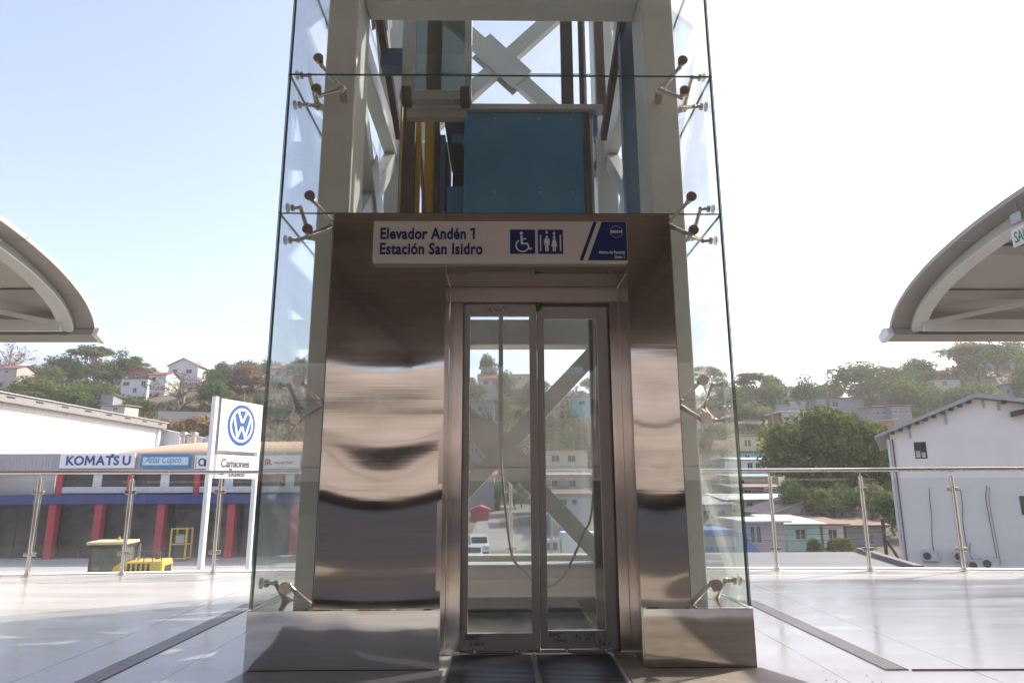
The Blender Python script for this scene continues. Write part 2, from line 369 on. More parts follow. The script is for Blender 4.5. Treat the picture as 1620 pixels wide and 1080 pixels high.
# floor gratings both sides of the tower
for s, nm in ((-1, 'floor drain grating running from the left side of the tower towards the camera'), (1, 'floor drain grating running from the right side of the tower towards the camera')):
    mb = MB(); x0 = 1.90*s
    for k in range(6): xx = x0 + s*(.006+k*.0195); mb.box(min(xx, xx+s*.009), max(xx, xx+s*.009), 3.56 if s > 0 else 3.35, 5.6, .001, .007)
    mb.box(min(x0-s*.004, x0+s*.118), max(x0-s*.004, x0+s*.118), 3.56 if s > 0 else 3.35, 5.6, .0005, .002, 1)
    o = mb.build('drain_grating', [mat('grating_metal', (.50, .48, .46), .4, metal=.3), mat('grating_gap', (.20, .195, .19), .6)]); tag(o, 'slotted grey ' + nm, 'grating')
# metal joint strip at right
mb = MB(); mb.bar((2.03, 3.555, .003), (6.5, 3.48, .003), .008, .006); tag(mb.build('joint_strip', mat('joint_strip_metal', (.16,.12,.12), .5)), 'thin dark joint strip across the floor at the lower right, from the grating end', 'floor strip')

# ------------------------------------------------------------------ railing
def railing(sgn, label, xs_posts):
    xa, xb = (xs_posts[0], xs_posts[-1])
    rt = thing('glass_railing', label, 'railing', ((xa+xb)/2, edge_y(xa)-.13, 0))
    ry = lambda x: edge_y(x)-.13
    p = [(x, ry(x), 1.053) for x in [min(xa, xb)+abs(xb-xa)*i/40 for i in range(41)]]
    MB().tube(p, .021, 12).build('handrail', RAILST, rt)
    for i, x in enumerate(xs_posts):
        y = ry(x); mb = MB()
        mb.tube([(x, y, .0), (x, y, .985)], .021, 12); mb.build('post', RAILST, rt)
        mb = MB(); mb.tube([(x, y, .985), (x, y, 1.035)], .006, 6); mb.box(x-.03, x+.03, y-.012, y+.012, 1.028, 1.034); mb.build('rail_support', RAILST, rt)
        mb = MB(); mb.tube([(x, y, .012), (x, y, .022)], .05, 16); mb.tube([(x, y, .022), (x, y, .035)], .032, 14); mb.build('base_flange', RAILST, rt)
        for z in (.22, .845):
            for d in (-1, 1):
                mb = MB(); mb.bevbox(x+d*.02-.0 if d > 0 else x-.062, x+.062 if d > 0 else x-.02, y-.014, y+.014, z-.02, z+.02, .006); mb.tube([(x+d*.048, y-.02, z), (x+d*.048, y-.013, z)], .007, 8)
                mb.build('glass_clamp', CHROME, rt)
    for a, b in zip(xs_posts, xs_posts[1:]):
        a, b = min(a, b)+.032, max(a, b)-.032
        A = Vector((a, ry(a), 0)); B = Vector((b, ry(b), 0)); mb = MB(); n_ = Vector((B.y-A.y, A.x-B.x, 0)).normalized()*.006
        c = [A-n_, B-n_, B+n_, A+n_]; vs = [v+Vector((0,0,z)) for z in (.06, .965) for v in c]
        mb.add(vs, [(0,1,5,4),(2,3,7,6)]); mb.add(vs, [(4,5,6,7),(0,3,2,1),(1,2,6,5),(3,0,4,7)], 1); mb.build('glass_panel', [RG, EDGE2], rt)
    return rt
EDGE2 = glass_mat('railing_glass_edge', (.72, .85, .80), .25)
railing(-1, 'curved steel and glass railing along the deck edge, left of the tower', [-14, -10, -6.76, -5.83, -4.89, -3.97, -3.05, -2.1, -1.15])
railing(1, 'curved steel and glass railing along the deck edge, right of the tower', [.1, 1.05, 2.0, 2.95, 3.92, 4.87, 5.82, 6.77, 10, 14])

# ------------------------------------------------------------------ arched canopies
CEIL = mat('canopy_ceiling', (.42, .40, .38), .55, var=.05, vs=1.2)
CRIB = mat('canopy_rib_paint', (.58, .60, .57), .4, var=.04)
CFAS = mat('canopy_fascia', (.36, .34, .32), .5, var=.05)
def canopy(s, label):
    rt = thing('arched_canopy', label, 'canopy', (5.0*s, 5.2, 2.6))
    CY, CZ, A, B = 5.2, 2.74, 3.06, .90
    def P(t, off=0): return (CY+(A+off)*cos(t), CZ+(B+off)*sin(t))
    def arc_strip(name, x0, x1, o0, o1, m_, t0=0.04, t1=pi-.04, n=44):
        mb = MB(); x0, x1 = sorted((x0*s, x1*s)); vs = []
        for i in range(n+1):
            t = t0+(t1-t0)*i/n; a = P(t, o0); b = P(t, o1)
            vs += [(x0, *a), (x1, *a), (x1, *b), (x0, *b)]
        fs = []
        for i in range(n):
            q = 4*i
            for k in range(4): fs.append((q+k, q+(k+1) % 4, q+4+(k+1) % 4, q+4+k))
        fs += [(0,1,2,3), (4*n+3, 4*n+2, 4*n+1, 4*n)]
        mb.add(vs, fs, 0, False); return mb.build(name, m_, rt)
    arc_strip('roof_shell', 5.31, 12, -.005, .03, CEIL)
    for t0, t1 in ((.05,.5), (.503,1.0), (1.003,1.55), (1.553,2.1), (2.103,2.6), (2.603,3.09)): arc_strip('fascia_panel', 5.07, 5.30, -.02, .035, CFAS, t0, t1, 10)
    arc_strip('arch_rib', 5.32, 5.36, -.16, -.008, CRIB); arc_strip('rib_flange', 5.25, 5.43, -.175, -.162, CRIB)
    for x in (6.9, 8.5, 10.1): arc_strip('rafter', x, x+.05, -.06, -.008, CFAS)
    for t in (.52, .95, 1.4, 1.9, 2.4):
        y, z = P(t, -.05); mb = MB(); mb.bar((5.37*s, y, z), (12*s, y, z), .11, .06, (0, cos(t)*A*.35, sin(t))); mb.build('purlin', CFAS, rt)
    for sg, yy in ((1, CY+A+.03), (-1, CY-A-.03)):
        mb = MB(); pr = [(yy-.11*sg, 2.74), (yy+.05*sg, 2.68), (yy+.10*sg, 2.76), (yy+.0*sg, 2.83), (yy-.08*sg, 2.82)]
        x0, x1 = sorted((5.06*s, 12*s)); mb.prism(pr, x0, x1, 'x'); g = mb.build('eave_gutter', CFAS, rt)
        x0, x1 = sorted((4.99*s, 5.058*s)); MB().prism([(a+(a-yy)*.2, b+(b-2.76)*.2) for a, b in pr], x0, x1, 'x').build('end_cap', mat('gutter_cap_white', (.75,.75,.78), .4), g)
        mb = MB(); x0, x1 = sorted((5.37*s, 12*s)); mb.box(x0, x1, yy-.26 if sg > 0 else yy+.20, yy-.20 if sg > 0 else yy+.26, 2.76, 2.90); mb.build('eave_beam', CRIB, rt)
    def rod(a, b): MB().bar(a, b, .05, .05).build('brace_rod', CRIB, rt)
    for x0, x1, ta, tb in ((5.5, 7.6, .18, .75), (9.2, 7.0, .12, .7)):
        a = P(ta, -.16); b = P(tb, -.2); rod((x0*s, *a), (x1*s, *b))
    for x in (8.6, 11.5):
        for yy in (2.45, 7.6 if False else 7.95):
            MB().tube([(x*s, yy-.2, 0.0), (x*s, yy-.2, 2.72)], .07, 12).build('post', CRIB, rt)
    if s > 0:
        mb = MB(); mb.tube([(6.5, 7.05, 3.05), (9.0, 7.05, 3.05)], .075, 14); mb.build('tube_light_housing', mat('lamp_housing', (.6,.6,.57), .4), rt)
    if s > 0: rt.location.x -= .12
    return rt
canopy(-1, 'arched station canopy with pale ribs at the left edge of the deck')
canopy(1, 'arched station canopy with pale ribs at the right edge of the deck')
# exit sign under the right canopy
p0 = at(1606, 392, 5.0, 0)
st = thing('exit_sign', 'small hanging exit sign with green letters under the right canopy', 'sign', (5.0, p0.y, p0.z))
Y0, Z0 = p0.y, p0.z
MB().box(4.985, 5.0, Y0-.56, Y0, Z0-.0, Z0+.18).build('board', PRW, st)
text('lettering', 'SALIDA', .155, (4.983, Y0-.03, Z0+.035), (0,-1,0), (0,0,1), mat('exit_green', (.02,.25,.14), .5), st, bold=.012, sx=.62)
MB().bevbox(4.97, 5.02, Y0-.17, Y0-.03, Z0+.215, Z0+.32, .006).build('bracket', GREYAL, st)
MB().tube([(5.0, Y0-.1, Z0+.32), (5.0, Y0-.1, Z0+.46)], .006, 6).build('hanger', GREYAL, st)

# ------------------------------------------------------------------ station hall behind the camera (seen in the steel and shading the deck)
sh = thing('station_hall', 'station hall with flat roof behind the camera, mirrored in the steel cladding', 'building', (0, -13, 0))
mb = MB(); mb.box(-15, 15, -15.4, 3.2, 5.0, 5.35); mb.build('roof', mat('hall_roof_underside', (.40, .33, .28), .8, var=.15), sh)
for x in (-9, -3, 3, 9): MB().box(x-.15, x+.15, -15, 3.0, 4.75, 4.997).build('roof_beam', mat('hall_beam', (.28,.23,.20), .7), sh)
for x in (-11, 11):
    for y in (-3.2, -13): MB().bevbox(x-.2, x+.2, y-.2, y+.2, 0, 4.6, .02).build('column', mat('hall_column', (.45,.42,.38), .7), sh)
mb = MB(); mb.box(-15, 15, -15.2, -15, 0, 1.05); mb.build('parapet', mat('hall_parapet', (.16,.14,.13), .7), sh)
for s_ in (-1, 1): MB().box(min(s_*10.8, s_*11), max(s_*10.8, s_*11), -12.7, -3.5, 0, 4.7).build('side_wall', mat('hall_light_blocker', (.22,.17,.14), .8), sh)  # unseen side walls, added to cut the light on the tower front
MB().tube([(-15, -14.9, 1.5), (15, -14.9, 1.5)], .03, 8).build('rail', RAILST, sh)
TANB = mat('pale_reflection_band', (.42,.38,.34), .8)
o = MB().box(-90, 70, -58, -57, -7, -1.2).build('long_reflection_band', TANB, org=Vector((0,-57,-7))); o.location = (0,-57,-7); tag(o, 'long unseen pale wall added behind the station to band the reflection in the steel cladding', 'wall')  # added out of view to lay a pale band into the steel reflections
o = MB().box(-120, 120, -92, -90, 8, 13.2).build('slope_reflection_band', mat('dark_reflection_band', (.13,.12,.10), .9), org=Vector((0,-90,8))); o.location = (0,-90,8); tag(o, 'unseen dark wall added on the slope behind the station to band the reflection in the steel', 'wall')  # added dark strip, only there to be mirrored as a dark band
o = MB().box(-100, 110, -84, -82, 3, 6.4).build('slope_reflection_band', TANB, org=Vector((0,-82,3))); o.location = (0,-82,3); tag(o, 'unseen pale wall added on the slope behind the station to band the reflection in the steel', 'wall')  # second added pale strip for the mirrored bands
# bare tan slope facing the station from behind the camera, sunlit, seen only mirrored
mb = MB(); NX = 40
for j, (y, z) in enumerate(((-45,-6.3),(-60,-5),(-72,4),(-84,9),(-96,13),(-110,20),(-140,26),(-200,24))):
    for i in range(NX+1):
        x = -160+320*i/NX; mb.v.append((x, y, z+2.2*noise.noise((x*.04, y*.04, 2))+.8*noise.noise((x*.15, y*.15, 5))))
for j in range(7):
    for i in range(NX): a = j*(NX+1)+i; mb.f.append((a, a+1, a+NX+2, a+NX+1)); mb.mi.append(0); mb.sm.append(True)
struct(mb.build('opposite_slope', mat('tan_earth', (.27, .225, .19), .95, var=.3, vs=.08, dirt=(.17,.15,.12), ds=.1, da=.8)))
# ------------------------------------------------------------------ elevator tower
D = 3.627
TB = 6.50
tower = thing('elevator_tower', 'glass and white steel elevator tower clad in brushed stainless steel around its door', 'elevator', (0, 5, 0))
def rect(x0, x1, z0, z1): return (x0, x1, z0, z1)
def pane(x0, x1, y0, y1, z0, z1):
    """glass slab with green edges; the two large faces take the clear glass"""
    mb = MB(); mb.box(x0, x1, y0, y1, z0, z1)
    if (y1-y0) < (x1-x0): mb.mi = [1, 1, 0, 0, 1, 1]
    else: mb.mi = [1, 1, 1, 1, 0, 0]
    return mb.build('glass_pane', [TG, EDGE], tower)
ROWS = [.29, 1.355, 2.432, 3.322, 4.20, 5.25, 6.3, 7.35, 8.4]
G = .002
for a, b in zip(ROWS, ROWS[1:]):
    a += G; b -= G
    if b < 2.5:
        pane(-1.28, -.963, D, D+.014, a, b); pane(.973, 1.28, D, D+.014, a, b)
    else: pane(-1.28, 1.28, D, D+.014, a, b)
    for s in (-1, 1):
        x0, x1 = sorted((s*1.28, s*1.266)); pane(x0, x1, D+.018, TB-.018, a, b)
    pane(-1.28, 1.28, TB-.014, TB, a, b)
# steel plinth
STP = STEEL
mb = MB(); mb.bevbox(-1.285, -.322, D+.012, 3.90, .0, .284, .003); mb.build('plinth', STP, tower)
mb = MB(); mb.bevbox(.722, 1.285, D+.012, 3.90, .0, .284, .003); mb.build('plinth', STP, tower)
for s in (-1, 1):
    x0, x1 = sorted((s*1.285, s*1.0)); mb = MB(); mb.box(x0, x1, 3.902, TB+.002, 0, .284); mb.build('plinth', STP, tower)
mb = MB(); mb.box(-.998, .998, 6.32, TB+.002, .0, .284); mb.build('plinth', WHITE, tower)
# wavy cladding panels
def wavy(name, x0, x1, z0, z1, y, amp, mat_, seed=0, nx=26, nz=90):
    mb = MB(); vs = []
    for j in range(nz+1):
        for i in range(nx+1):
            u = i/nx; v = j/nz; x = x0+(x1-x0)*u; z = z0+(z1-z0)*v
            e = min(1, v*(1-v)*14)
            zz = z + (.10 if nx > 20 else .03)*sin(u*pi)
            d = amp*(noise.noise((x*.30+seed, zz*1.5, seed)) + (.62 if nx > 20 else .42)*noise.noise((x*.45+seed, zz*3.2, seed+3)) + .035*noise.noise((x*2, z*11, seed+5)))
            d += amp*.10*sin(z*17+1.2*sin(u*pi)+seed)*min(1, max(0, (1.75-z)/.4))
            vs.append((x, y-.003+d*e-.0025*math.exp(-(z-z0)/.035)*(amp > .003), z))
    n = (nx+1)*(nz+1); fs = [(j*(nx+1)+i, j*(nx+1)+i+1, (j+1)*(nx+1)+i+1, (j+1)*(nx+1)+i) for j in range(nz) for i in range(nx)]
    mb.add(vs, fs, 0, True)
    mb.box(x0, x1, y+.02, y+.05, z0, z1)
    for c in (0, nx):                                   # returned edges follow the wavy face
        ed = [vs[j*(nx+1)+c] for j in range(nz+1)]; q = [(p[0], y+.02, p[2]) for p in ed]
        mb.add(ed+q, [(j, j+1, nz+2+j, nz+1+j) for j in range(nz)])
    for r_ in (0, nz): mb.add([vs[r_*(nx+1)], vs[r_*(nx+1)+nx], (x1, y+.02, vs[r_*(nx+1)][2]), (x0, y+.02, vs[r_*(nx+1)][2])], [(0,1,2,3)])
    return mb.build(name, mat_, tower, fix=False)
wavy('cladding_panel', -.957, -.314, .290, 2.430, D, .0080, STEEL, 2.3)
wavy('cladding_panel', .714, .968, .290, 2.430, D, .0050, STEEL, 2.8, nx=14)
wavy('cladding_panel', -.311, .711, 2.082, 2.430, D, .0010, STEEL, 4.1, nx=30, nz=20)
def plinth_face(x0, x1, seed):
    mb = MB(); vs = []; nx, nz = 60, 10
    for j in range(nz+1):
        for i in range(nx+1):
            u = i/nx; v = j/nz; x = x0+(x1-x0)*u; e = min(1, u*(1-u)*16)
            vs.append((x, D-.006-.0035*e*(noise.noise((x*3.2+seed, v*.5, seed))+.3*noise.noise((x*8+seed, v*.9, seed))), .001+.282*v))
    mb.add(vs, [(j*(nx+1)+i, j*(nx+1)+i+1, (j+1)*(nx+1)+i+1, (j+1)*(nx+1)+i) for j in range(nz) for i in range(nx)], 0, True)
    mb.add([(x0,D-.006,.001),(x0,D+.011,.001),(x0,D+.011,.283),(x0,D-.006,.283),(x1,D-.006,.001),(x1,D+.011,.001),(x1,D+.011,.283),(x1,D-.006,.283)], [(0,1,2,3),(4,7,6,5),(3,2,6,7)]); mb.build('plinth_face', STP, tower, fix=False)
plinth_face(-1.285, -.322, 1.7); plinth_face(.722, 1.285, 5.2)
# recess around the door: jambs, head and inner frame
mb = MB(); mb.box(-.338, -.3125, D+.001, 3.96, .0, 2.08); mb.build('door_jamb', STEELV, tower)
mb = MB(); mb.box(.7125, .738, D+.001, 3.96, .0, 2.08); mb.build('door_jamb', STEELV, tower)
mb = MB(); mb.box(-.31, .71, D+.001, 3.96, 2.084, 2.10); mb.build('door_head', STEEL, tower)
mb = MB(); mb.box(-.311, -.232, 3.945, 3.985, .0, 1.99); mb.build('door_frame', STEELV, tower)
mb = MB(); mb.box(.655, .711, 3.945, 3.985, .0, 1.99); mb.build('door_frame', STEELV, tower)
mb = MB(); mb.box(-.311, .711, 3.945, 3.985, 1.993, 2.082); mb.build('door_frame', PINKC, tower)
def curl(pts, z0): return pts
DOORP = mat('door_leaf_paint', (.34, .335, .34), .38, var=.05, dirt=(.22,.21,.21), ds=6, da=.3)
def leaf(x0, x1, y, ls, rs, z0, zb, zt, z1, label):
    mb = MB(); mb.bevbox(x0, x0+ls, y, y+.032, z0, z1, .003); mb.bevbox(x1-rs, x1, y, y+.032, z0, z1, .003)
    mb.box(x0+ls, x1-rs, y+.002, y+.030, z0, zb); mb.box(x0+ls, x1-rs, y+.002, y+.030, zt, z1)
    f = mb.build('door_leaf', DOORP, tower); f['label'] = label
    mb = MB(); mb.box(x0+ls-.002, x1-rs+.002, y+.011, y+.020, zb-.002, zt+.002); mb.mi = [1,1,0,0,1,1]
    mb.build('door_glass', [DG, EDGE], f); return f
dl = leaf(-.226, .214, 3.972, .036, .045, .012, .10, 1.912, 1.985, 'left sliding door leaf with narrow pale frame')
dr = leaf(.217, .648, 3.990, .042, .066, .014, .108, 1.90, 1.97, 'right sliding door leaf with narrow pale frame')
MB().box(-.31, .71, 4.026, 4.05, 1.94, 2.10).build('door_track_cover', GREYAL, tower)
MB().box(-.31, -.205, 4.027, 4.05, .0, 1.939).build('door_guide', GREYAL, tower); MB().box(.625, .71, 4.027, 4.05, .0, 1.939).build('door_guide', GREYAL, tower)
mb = MB(); mb.box(-.31, .71, 3.93, 4.055, .001, .010); mb.build('door_sill', RAILST, tower)
for x in (-.15, .08, .36, .58): MB().tube([(x, 3.968, .012), (x, 3.968, .02)], .012, 10).build('sill_stud', CHROME, tower)
# marker scribbles
def scribble(name, par, x, z, y, w, h, n, seed, label=None):
    rnd = random.Random(seed); mb = MB(); cx = x
    for k in range(n):
        cw = w/n*.78; pts = [Vector((cx+cw*rnd.random(), y, z+h*rnd.random())) for _ in range(rnd.choice((3, 4, 5)))]
        sm = []
        for i in range(len(pts)-1):
            for t in (0, .33, .66): sm.append(pts[i].lerp(pts[i+1], t) + Vector((.12*h*sin(t*3+k), 0, .15*h*sin(t*4+i))))
        sm.append(pts[-1])
        for p, q in zip(sm, sm[1:]):
            if (q-p).length > 1e-4: mb.bar(p, q, .0016, .0016, (0, 1, 0.01))
        cx += w/n
    return mb.build(name, INK, par)
def hand(s, size, x, z, y, par, sh=.25):
    text('marker_writing', s, size, (x, y, z), (1,0,0), (0,0,1), INK, par, shear=sh, sx=.9, ext=.0003)
hand('B3423"', .034, -.205, .070, 3.971, dl); hand('2-984-B', .026, -.175, .038, 3.971, dl)
hand('B3M2"', .030, .262, .078, 3.989, dr); hand('2394436', .024, .285, .050, 3.989, dr); scribble('marker_scrawl', dr, .40, .045, 3.989, .19, .05, 7, 5)
scribble('marker_scrawl', dr, .52, .022, 3.989, .09, .025, 5, 9); scribble('marker_scrawl', dl, -.115, 1.937, 3.971, .16, .03, 8, 3)
mb = MB(); mb.box(-.175, -.14, 3.969, 3.9715, 1.935, 1.965); mb.build('paper_sticker', mat('old_tape', (.42,.40,.37), .8), dl)
# green tape knot at the top of the doors
mb = MB()
for k in range(9):
    rr = random.Random(k); mb.sphere((.228+rr.uniform(-.014,.014), 3.966, 1.965+rr.uniform(-.02,.018)), rr.uniform(.007,.013), 8, sc=(1, .6, 1.2))
mb.sphere((.228, 3.968, 1.962), .017, 10, sc=(1,.5,1.2))
tag(mb.build('tape_knot', mat('green_tape', (.01, .10, .02), .35, var=.5, vs=60)), 'crumpled lump of green tape stuck at the top between the two door leaves', 'tape')

# white steel frame
def col_(x0, x1, y0, y1): MB().bevbox(x0, x1, y0, y1, .02, 8.5, .012).build('column', WHITE, tower)
CX0, CX1 = .93, 1.13
for s in (-1, 1):
    x0, x1 = sorted((s*CX0, s*CX1)); col_(x0, x1, 3.86, 4.20); col_(x0, x1, 6.0, 6.28)
LV = [(2.16, 2.40), (3.99, 4.19), (6.05, 6.28), (8.1, 8.3)]
for z0, z1 in LV:
    MB().bevbox(-CX0+.002, CX0-.002, 6.02, 6.26, z0, z1, .01).build('cross_beam', WHITE, tower)
    up_ = .125 if z0 > 3 else 0; MB().bevbox(-CX0+.002, CX0-.002, 3.98, 4.20-.02, z0+up_, z1+up_, .01).build('cross_beam', WHITE, tower)
    for s in (-1, 1):
        x0, x1 = sorted((s*(CX0+.07), s*(CX1-.01))); MB().bevbox(x0, x1, 4.205, 5.995, z0, z1, .01).build('cross_beam', WHITE, tower)
MB().bevbox(-CX0+.002, CX0-.002, 6.02, 6.26, -.02, .24, .01).build('cross_beam', WHITE, tower)
BR = WHITE
def xbrace(a, b, c, d, nrm, w=.15):
    """two crossing bars and the plates where they meet; a-b and c-d are the diagonals"""
    a, b, c, d = map(Vector, (a, b, c, d)); n_ = Vector(nrm)
    MB().bar(a, b, .10, w, up=n_.cross(b-a)).build('brace', BR, tower)
    for p, q in ((c, (c+d)/2), ((c+d)/2, d)):
        dd = (q-p).normalized()
        if p == c: q = q-dd*.11
        else: p = p+dd*.11
        MB().bar(p, q, .10, w, up=n_.cross(q-p)).build('brace', BR, tower)
    m_ = (a+b)/2; d1 = (b-a).normalized(); d2 = (d-c).normalized()
    for off in (-.062, .062):
        o = m_+n_*(off*1.05); MB().bar(o-d1*.30, o+d1*.30, .012, .27, up=n_.cross(d1)).build('gusset_plate', BR, tower)
X_ = CX0-.01
for z0, z1 in ((.24, 2.16), (2.40, 3.99), (4.19, 6.05), (6.28, 8.1)):
    xbrace((-X_+.03, 6.14, z1-.03), (X_-.03, 6.14, z0+.03), (-X_+.03, 6.14, z0+.03), (X_-.03, 6.14, z1-.03), (0, 1, 0))
    for s in (-1, 1):
        xbrace((s*1.065, 4.24, z1-.03), (s*1.065, 5.96, z0+.03), (s*1.065, 4.24, z0+.03), (s*1.065, 5.96, z1-.03), (1, 0, 0))

# spider fittings
def spider(s, z, side, up=True, down=True):
    """two-armed point fixing: hub on the column, bolts through the panes"""
    if side == 'front': hub = Vector((s*1.00, 3.845, z-.03)); f = lambda dz: Vector((s*1.105, D+.0, z+dz)); nrm = Vector((0, -1, 0)); base = Vector((s*1.00, 3.858, z-.03)); stub = Vector((s*.99, 3.76, z-.015))
    else: hub = Vector((s*1.145, 3.97, z-.03)); f = lambda dz: Vector((s*1.28, 3.80, z+dz)); nrm = Vector((s, 0, 0)); base = Vector((s*1.132, 3.97, z-.03)); stub = Vector((s*1.19, 3.95, z-.015))
    root_ = MB(); root_.tube([base, stub], .024, 12); root_.sphere(stub, .030, 12); o = root_.build('spider_fitting', CHROME, tower)
    for k, dz in ((up, .105), (down, -.10)):
        if not k: continue
        e = f(dz)-nrm*.07; mb = MB(); mb.tube([stub, stub.lerp(e, .5), e], .012, 10, radii=[.020, .013, .011]); mb.sphere(e, .016, 10); mb.build('arm', CHROME, o)
        g = f(dz); mb = MB(); mb.tube([e-nrm*.01, g-nrm*.02], .010, 10); mb.tube([g-nrm*.030, g-nrm*.016], .022, 14); mb.build('bolt', CHROME, o)
        mb = MB(); mb.tube([g+nrm*.001, g+nrm*.010], .030, 18); mb.tube([g+nrm*.010, g+nrm*.013], .012, 10); mb.build('disc_cap', CHROME, o)
for s in (-1, 1):
    for i, z in enumerate(ROWS[:6]):
        for side in ('front', 'side'): spider(s, z, side, True, i > 0)
    for i, z in enumerate(ROWS[:6]):   # rear corners
        h = Vector((s*1.0, 6.29, z)); MB().tube([h, h+Vector((s*.10, .17, .09 if i == 0 else -.09))], .014, 8).build('spider_fitting', CHROME, tower)
# small rails over the steel head
MB().box(-.96, .968, D+.05, D+.08, 2.40, 2.428).build('head_angle', GREYAL, tower)

# ------------------------------------------------------------------ name board over the door
SY = D-.045
board = thing('station_name_sign', 'white and navy board naming the elevator and station, mounted over the doors', 'sign', (0, SY, 2.1))
SX0, SX1, SZ0, SZ1 = -.722, .712, 2.122, 2.366
MB().bevbox(SX0, SX1, SY, D-.006, SZ0, SZ1, .004).build('board', SIGNW, board)
fy = SY-.0015
W_ = SX1-SX0; Hh = SZ1-SZ0
def sx_(u): return SX0+W_*u       # u from 0..1 along the board
def sz_(v): return SZ0+Hh*v
text('lettering', 'Elevador Andén 1', .093, (sx_(.026), fy, sz_(.56)), (1,0,0), (0,0,1), NAVYP, board, bold=.030, sx=.765, space=1.06)
text('lettering', 'Estación San Isidro', .093, (sx_(.026), fy, sz_(.19)), (1,0,0), (0,0,1), NAVYP, board, bold=.030, sx=.765, space=1.06)
MB().bar((sx_(.3905), fy, sz_(.815)), (sx_(.3805), fy, sz_(.765)), .0009, .011, up=(0,0,1)).build('lettering', NAVYP, board)
def sq(u0, u1, v0, v1, name): MB().box(sx_(u0), sx_(u1), fy, SY+.001, sz_(v0), sz_(v1)).build(name, NAVYP, board)
sq(.537, .636, .20, .79, 'wheelchair_symbol_panel'); sq(.647, .746, .20, .79, 'lift_symbol_panel')
f2 = fy-.0012
# wheelchair symbol
mb = MB(); cx, cz = sx_(.586), sz_(.40); R1 = .036
arc = [(cx+R1*cos(a), f2, cz+R1*sin(a)) for a in [radians(125+i*12) for i in range(20)]]
for p, q in zip(arc, arc[1:]): mb.bar(p, q, .0008, .0075, up=(Vector((cx, f2, cz))-Vector(p)))
mb.tube([(cx-.006, f2-.0006, sz_(.70)), (cx-.006, f2+.0006, sz_(.70))], .009, 14)
mb.bar((cx-.005, f2, sz_(.64)), (cx-.003, f2, sz_(.44)), .0008, .012, up=(1,0,0)); mb.bar((cx-.004, f2, sz_(.56)), (cx+.022, f2, sz_(.56)), .0008, .007, up=(0,0,1))
mb.bar((cx-.006, f2, sz_(.445)), (cx+.028, f2, sz_(.445)), .0009, .0095, up=(0,0,1)); mb.bar((cx+.026, f2, sz_(.46)), (cx+.042, f2, sz_(.30)), .0008, .010, up=(1,0,0)); mb.bar((cx+.040, f2, sz_(.305)), (cx+.054, f2, sz_(.335)), .0008, .007, up=(0,0,1))
mb.build('wheelchair_symbol', PRW, board)
mb = MB()
for u in (.6575, .7355): mb.box(sx_(u)-.0035, sx_(u)+.0035, f2, f2+.001, sz_(.27), sz_(.66))
for k, u in enumerate((.682, .711)):
    x = sx_(u); mb.tube([(x, f2-.0004, sz_(.605)), (x, f2+.0006, sz_(.605))], .0075, 12)
    if k == 0:
        mb.box(x-.012, x+.012, f2, f2+.001, sz_(.46), sz_(.565)); mb.box(x-.0155, x-.0125, f2, f2+.001, sz_(.41), sz_(.56)); mb.box(x+.0125, x+.0155, f2, f2+.001, sz_(.41), sz_(.56))
        mb.box(x-.0095, x-.001, f2, f2+.001, sz_(.26), sz_(.459)); mb.box(x+.001, x+.0095, f2, f2+.001, sz_(.26), sz_(.459))
    else:
        mb.prism([(x-.006, sz_(.565)), (x+.006, sz_(.565)), (x+.017, sz_(.38)), (x-.017, sz_(.38))], f2, f2+.001); mb.box(x-.0085, x-.001, f2, f2+.001, sz_(.26), sz_(.379)); mb.box(x+.001, x+.0085, f2, f2+.001, sz_(.26), sz_(.379))
    a = .745 if k == 0 else .665; b = .665 if k == 0 else .745; c = .70
    mb.prism([(x-.009, sz_(.705)), (x, sz_(.765 if k == 0 else .645)), (x+.009, sz_(.705))], f2, f2+.001)
    mb.box(x-.002, x+.002, f2-.0002, f2+.0008, sz_(.67), sz_(.745))
mb.build('lift_symbol', PRW, board)
# slanted navy bands and operator field
mb = MB(); mb.prism([(sx_(.809), sz_(.045)), (sx_(.823), sz_(.045)), (sx_(.882), sz_(.985)), (sx_(.868), sz_(.985))], fy, SY+.001)
mb.prism([(sx_(.842), sz_(.045)), (sx_(.998), sz_(.045)), (sx_(.998), sz_(.985)), (sx_(.901), sz_(.985))], fy, SY+.001); mb.build('navy_bands', NAVYP, board)
text('operator_lettering', 'Metro de Panamá', .0255, (sx_(.988), f2, sz_(.205)), (1,0,0), (0,0,1), PRW, board, bold=.022, sx=.80, align='RIGHT', ext=.0004)
text('operator_lettering', 'Línea 1', .0255, (sx_(.988), f2, sz_(.095)), (1,0,0), (0,0,1), PRW, board, bold=.022, sx=.80, align='RIGHT', ext=.0004)
mb = MB(); cx, cz = sx_(.958), sz_(.74)
ring = [(cx+.034*cos(2*pi*i/32), f2, cz+.034*sin(2*pi*i/32)) for i in range(33)]
for p, q in zip(ring, ring[1:]): mb.bar(p, q, .0008, .0015, up=Vector((cx, f2, cz))-Vector(p))
for k in range(6): mb.box(cx-.034+k*.0075, cx-.034+k*.0075+.0055, f2, f2+.001, cz-.0085, cz+.0085)
mb.build('round_emblem', PRW, board)
text('round_emblem', 'M', .024, (cx+.013, f2, cz-.0085), (1,0,0), (0,0,1), PRW, board, bold=.02, ext=.0004)

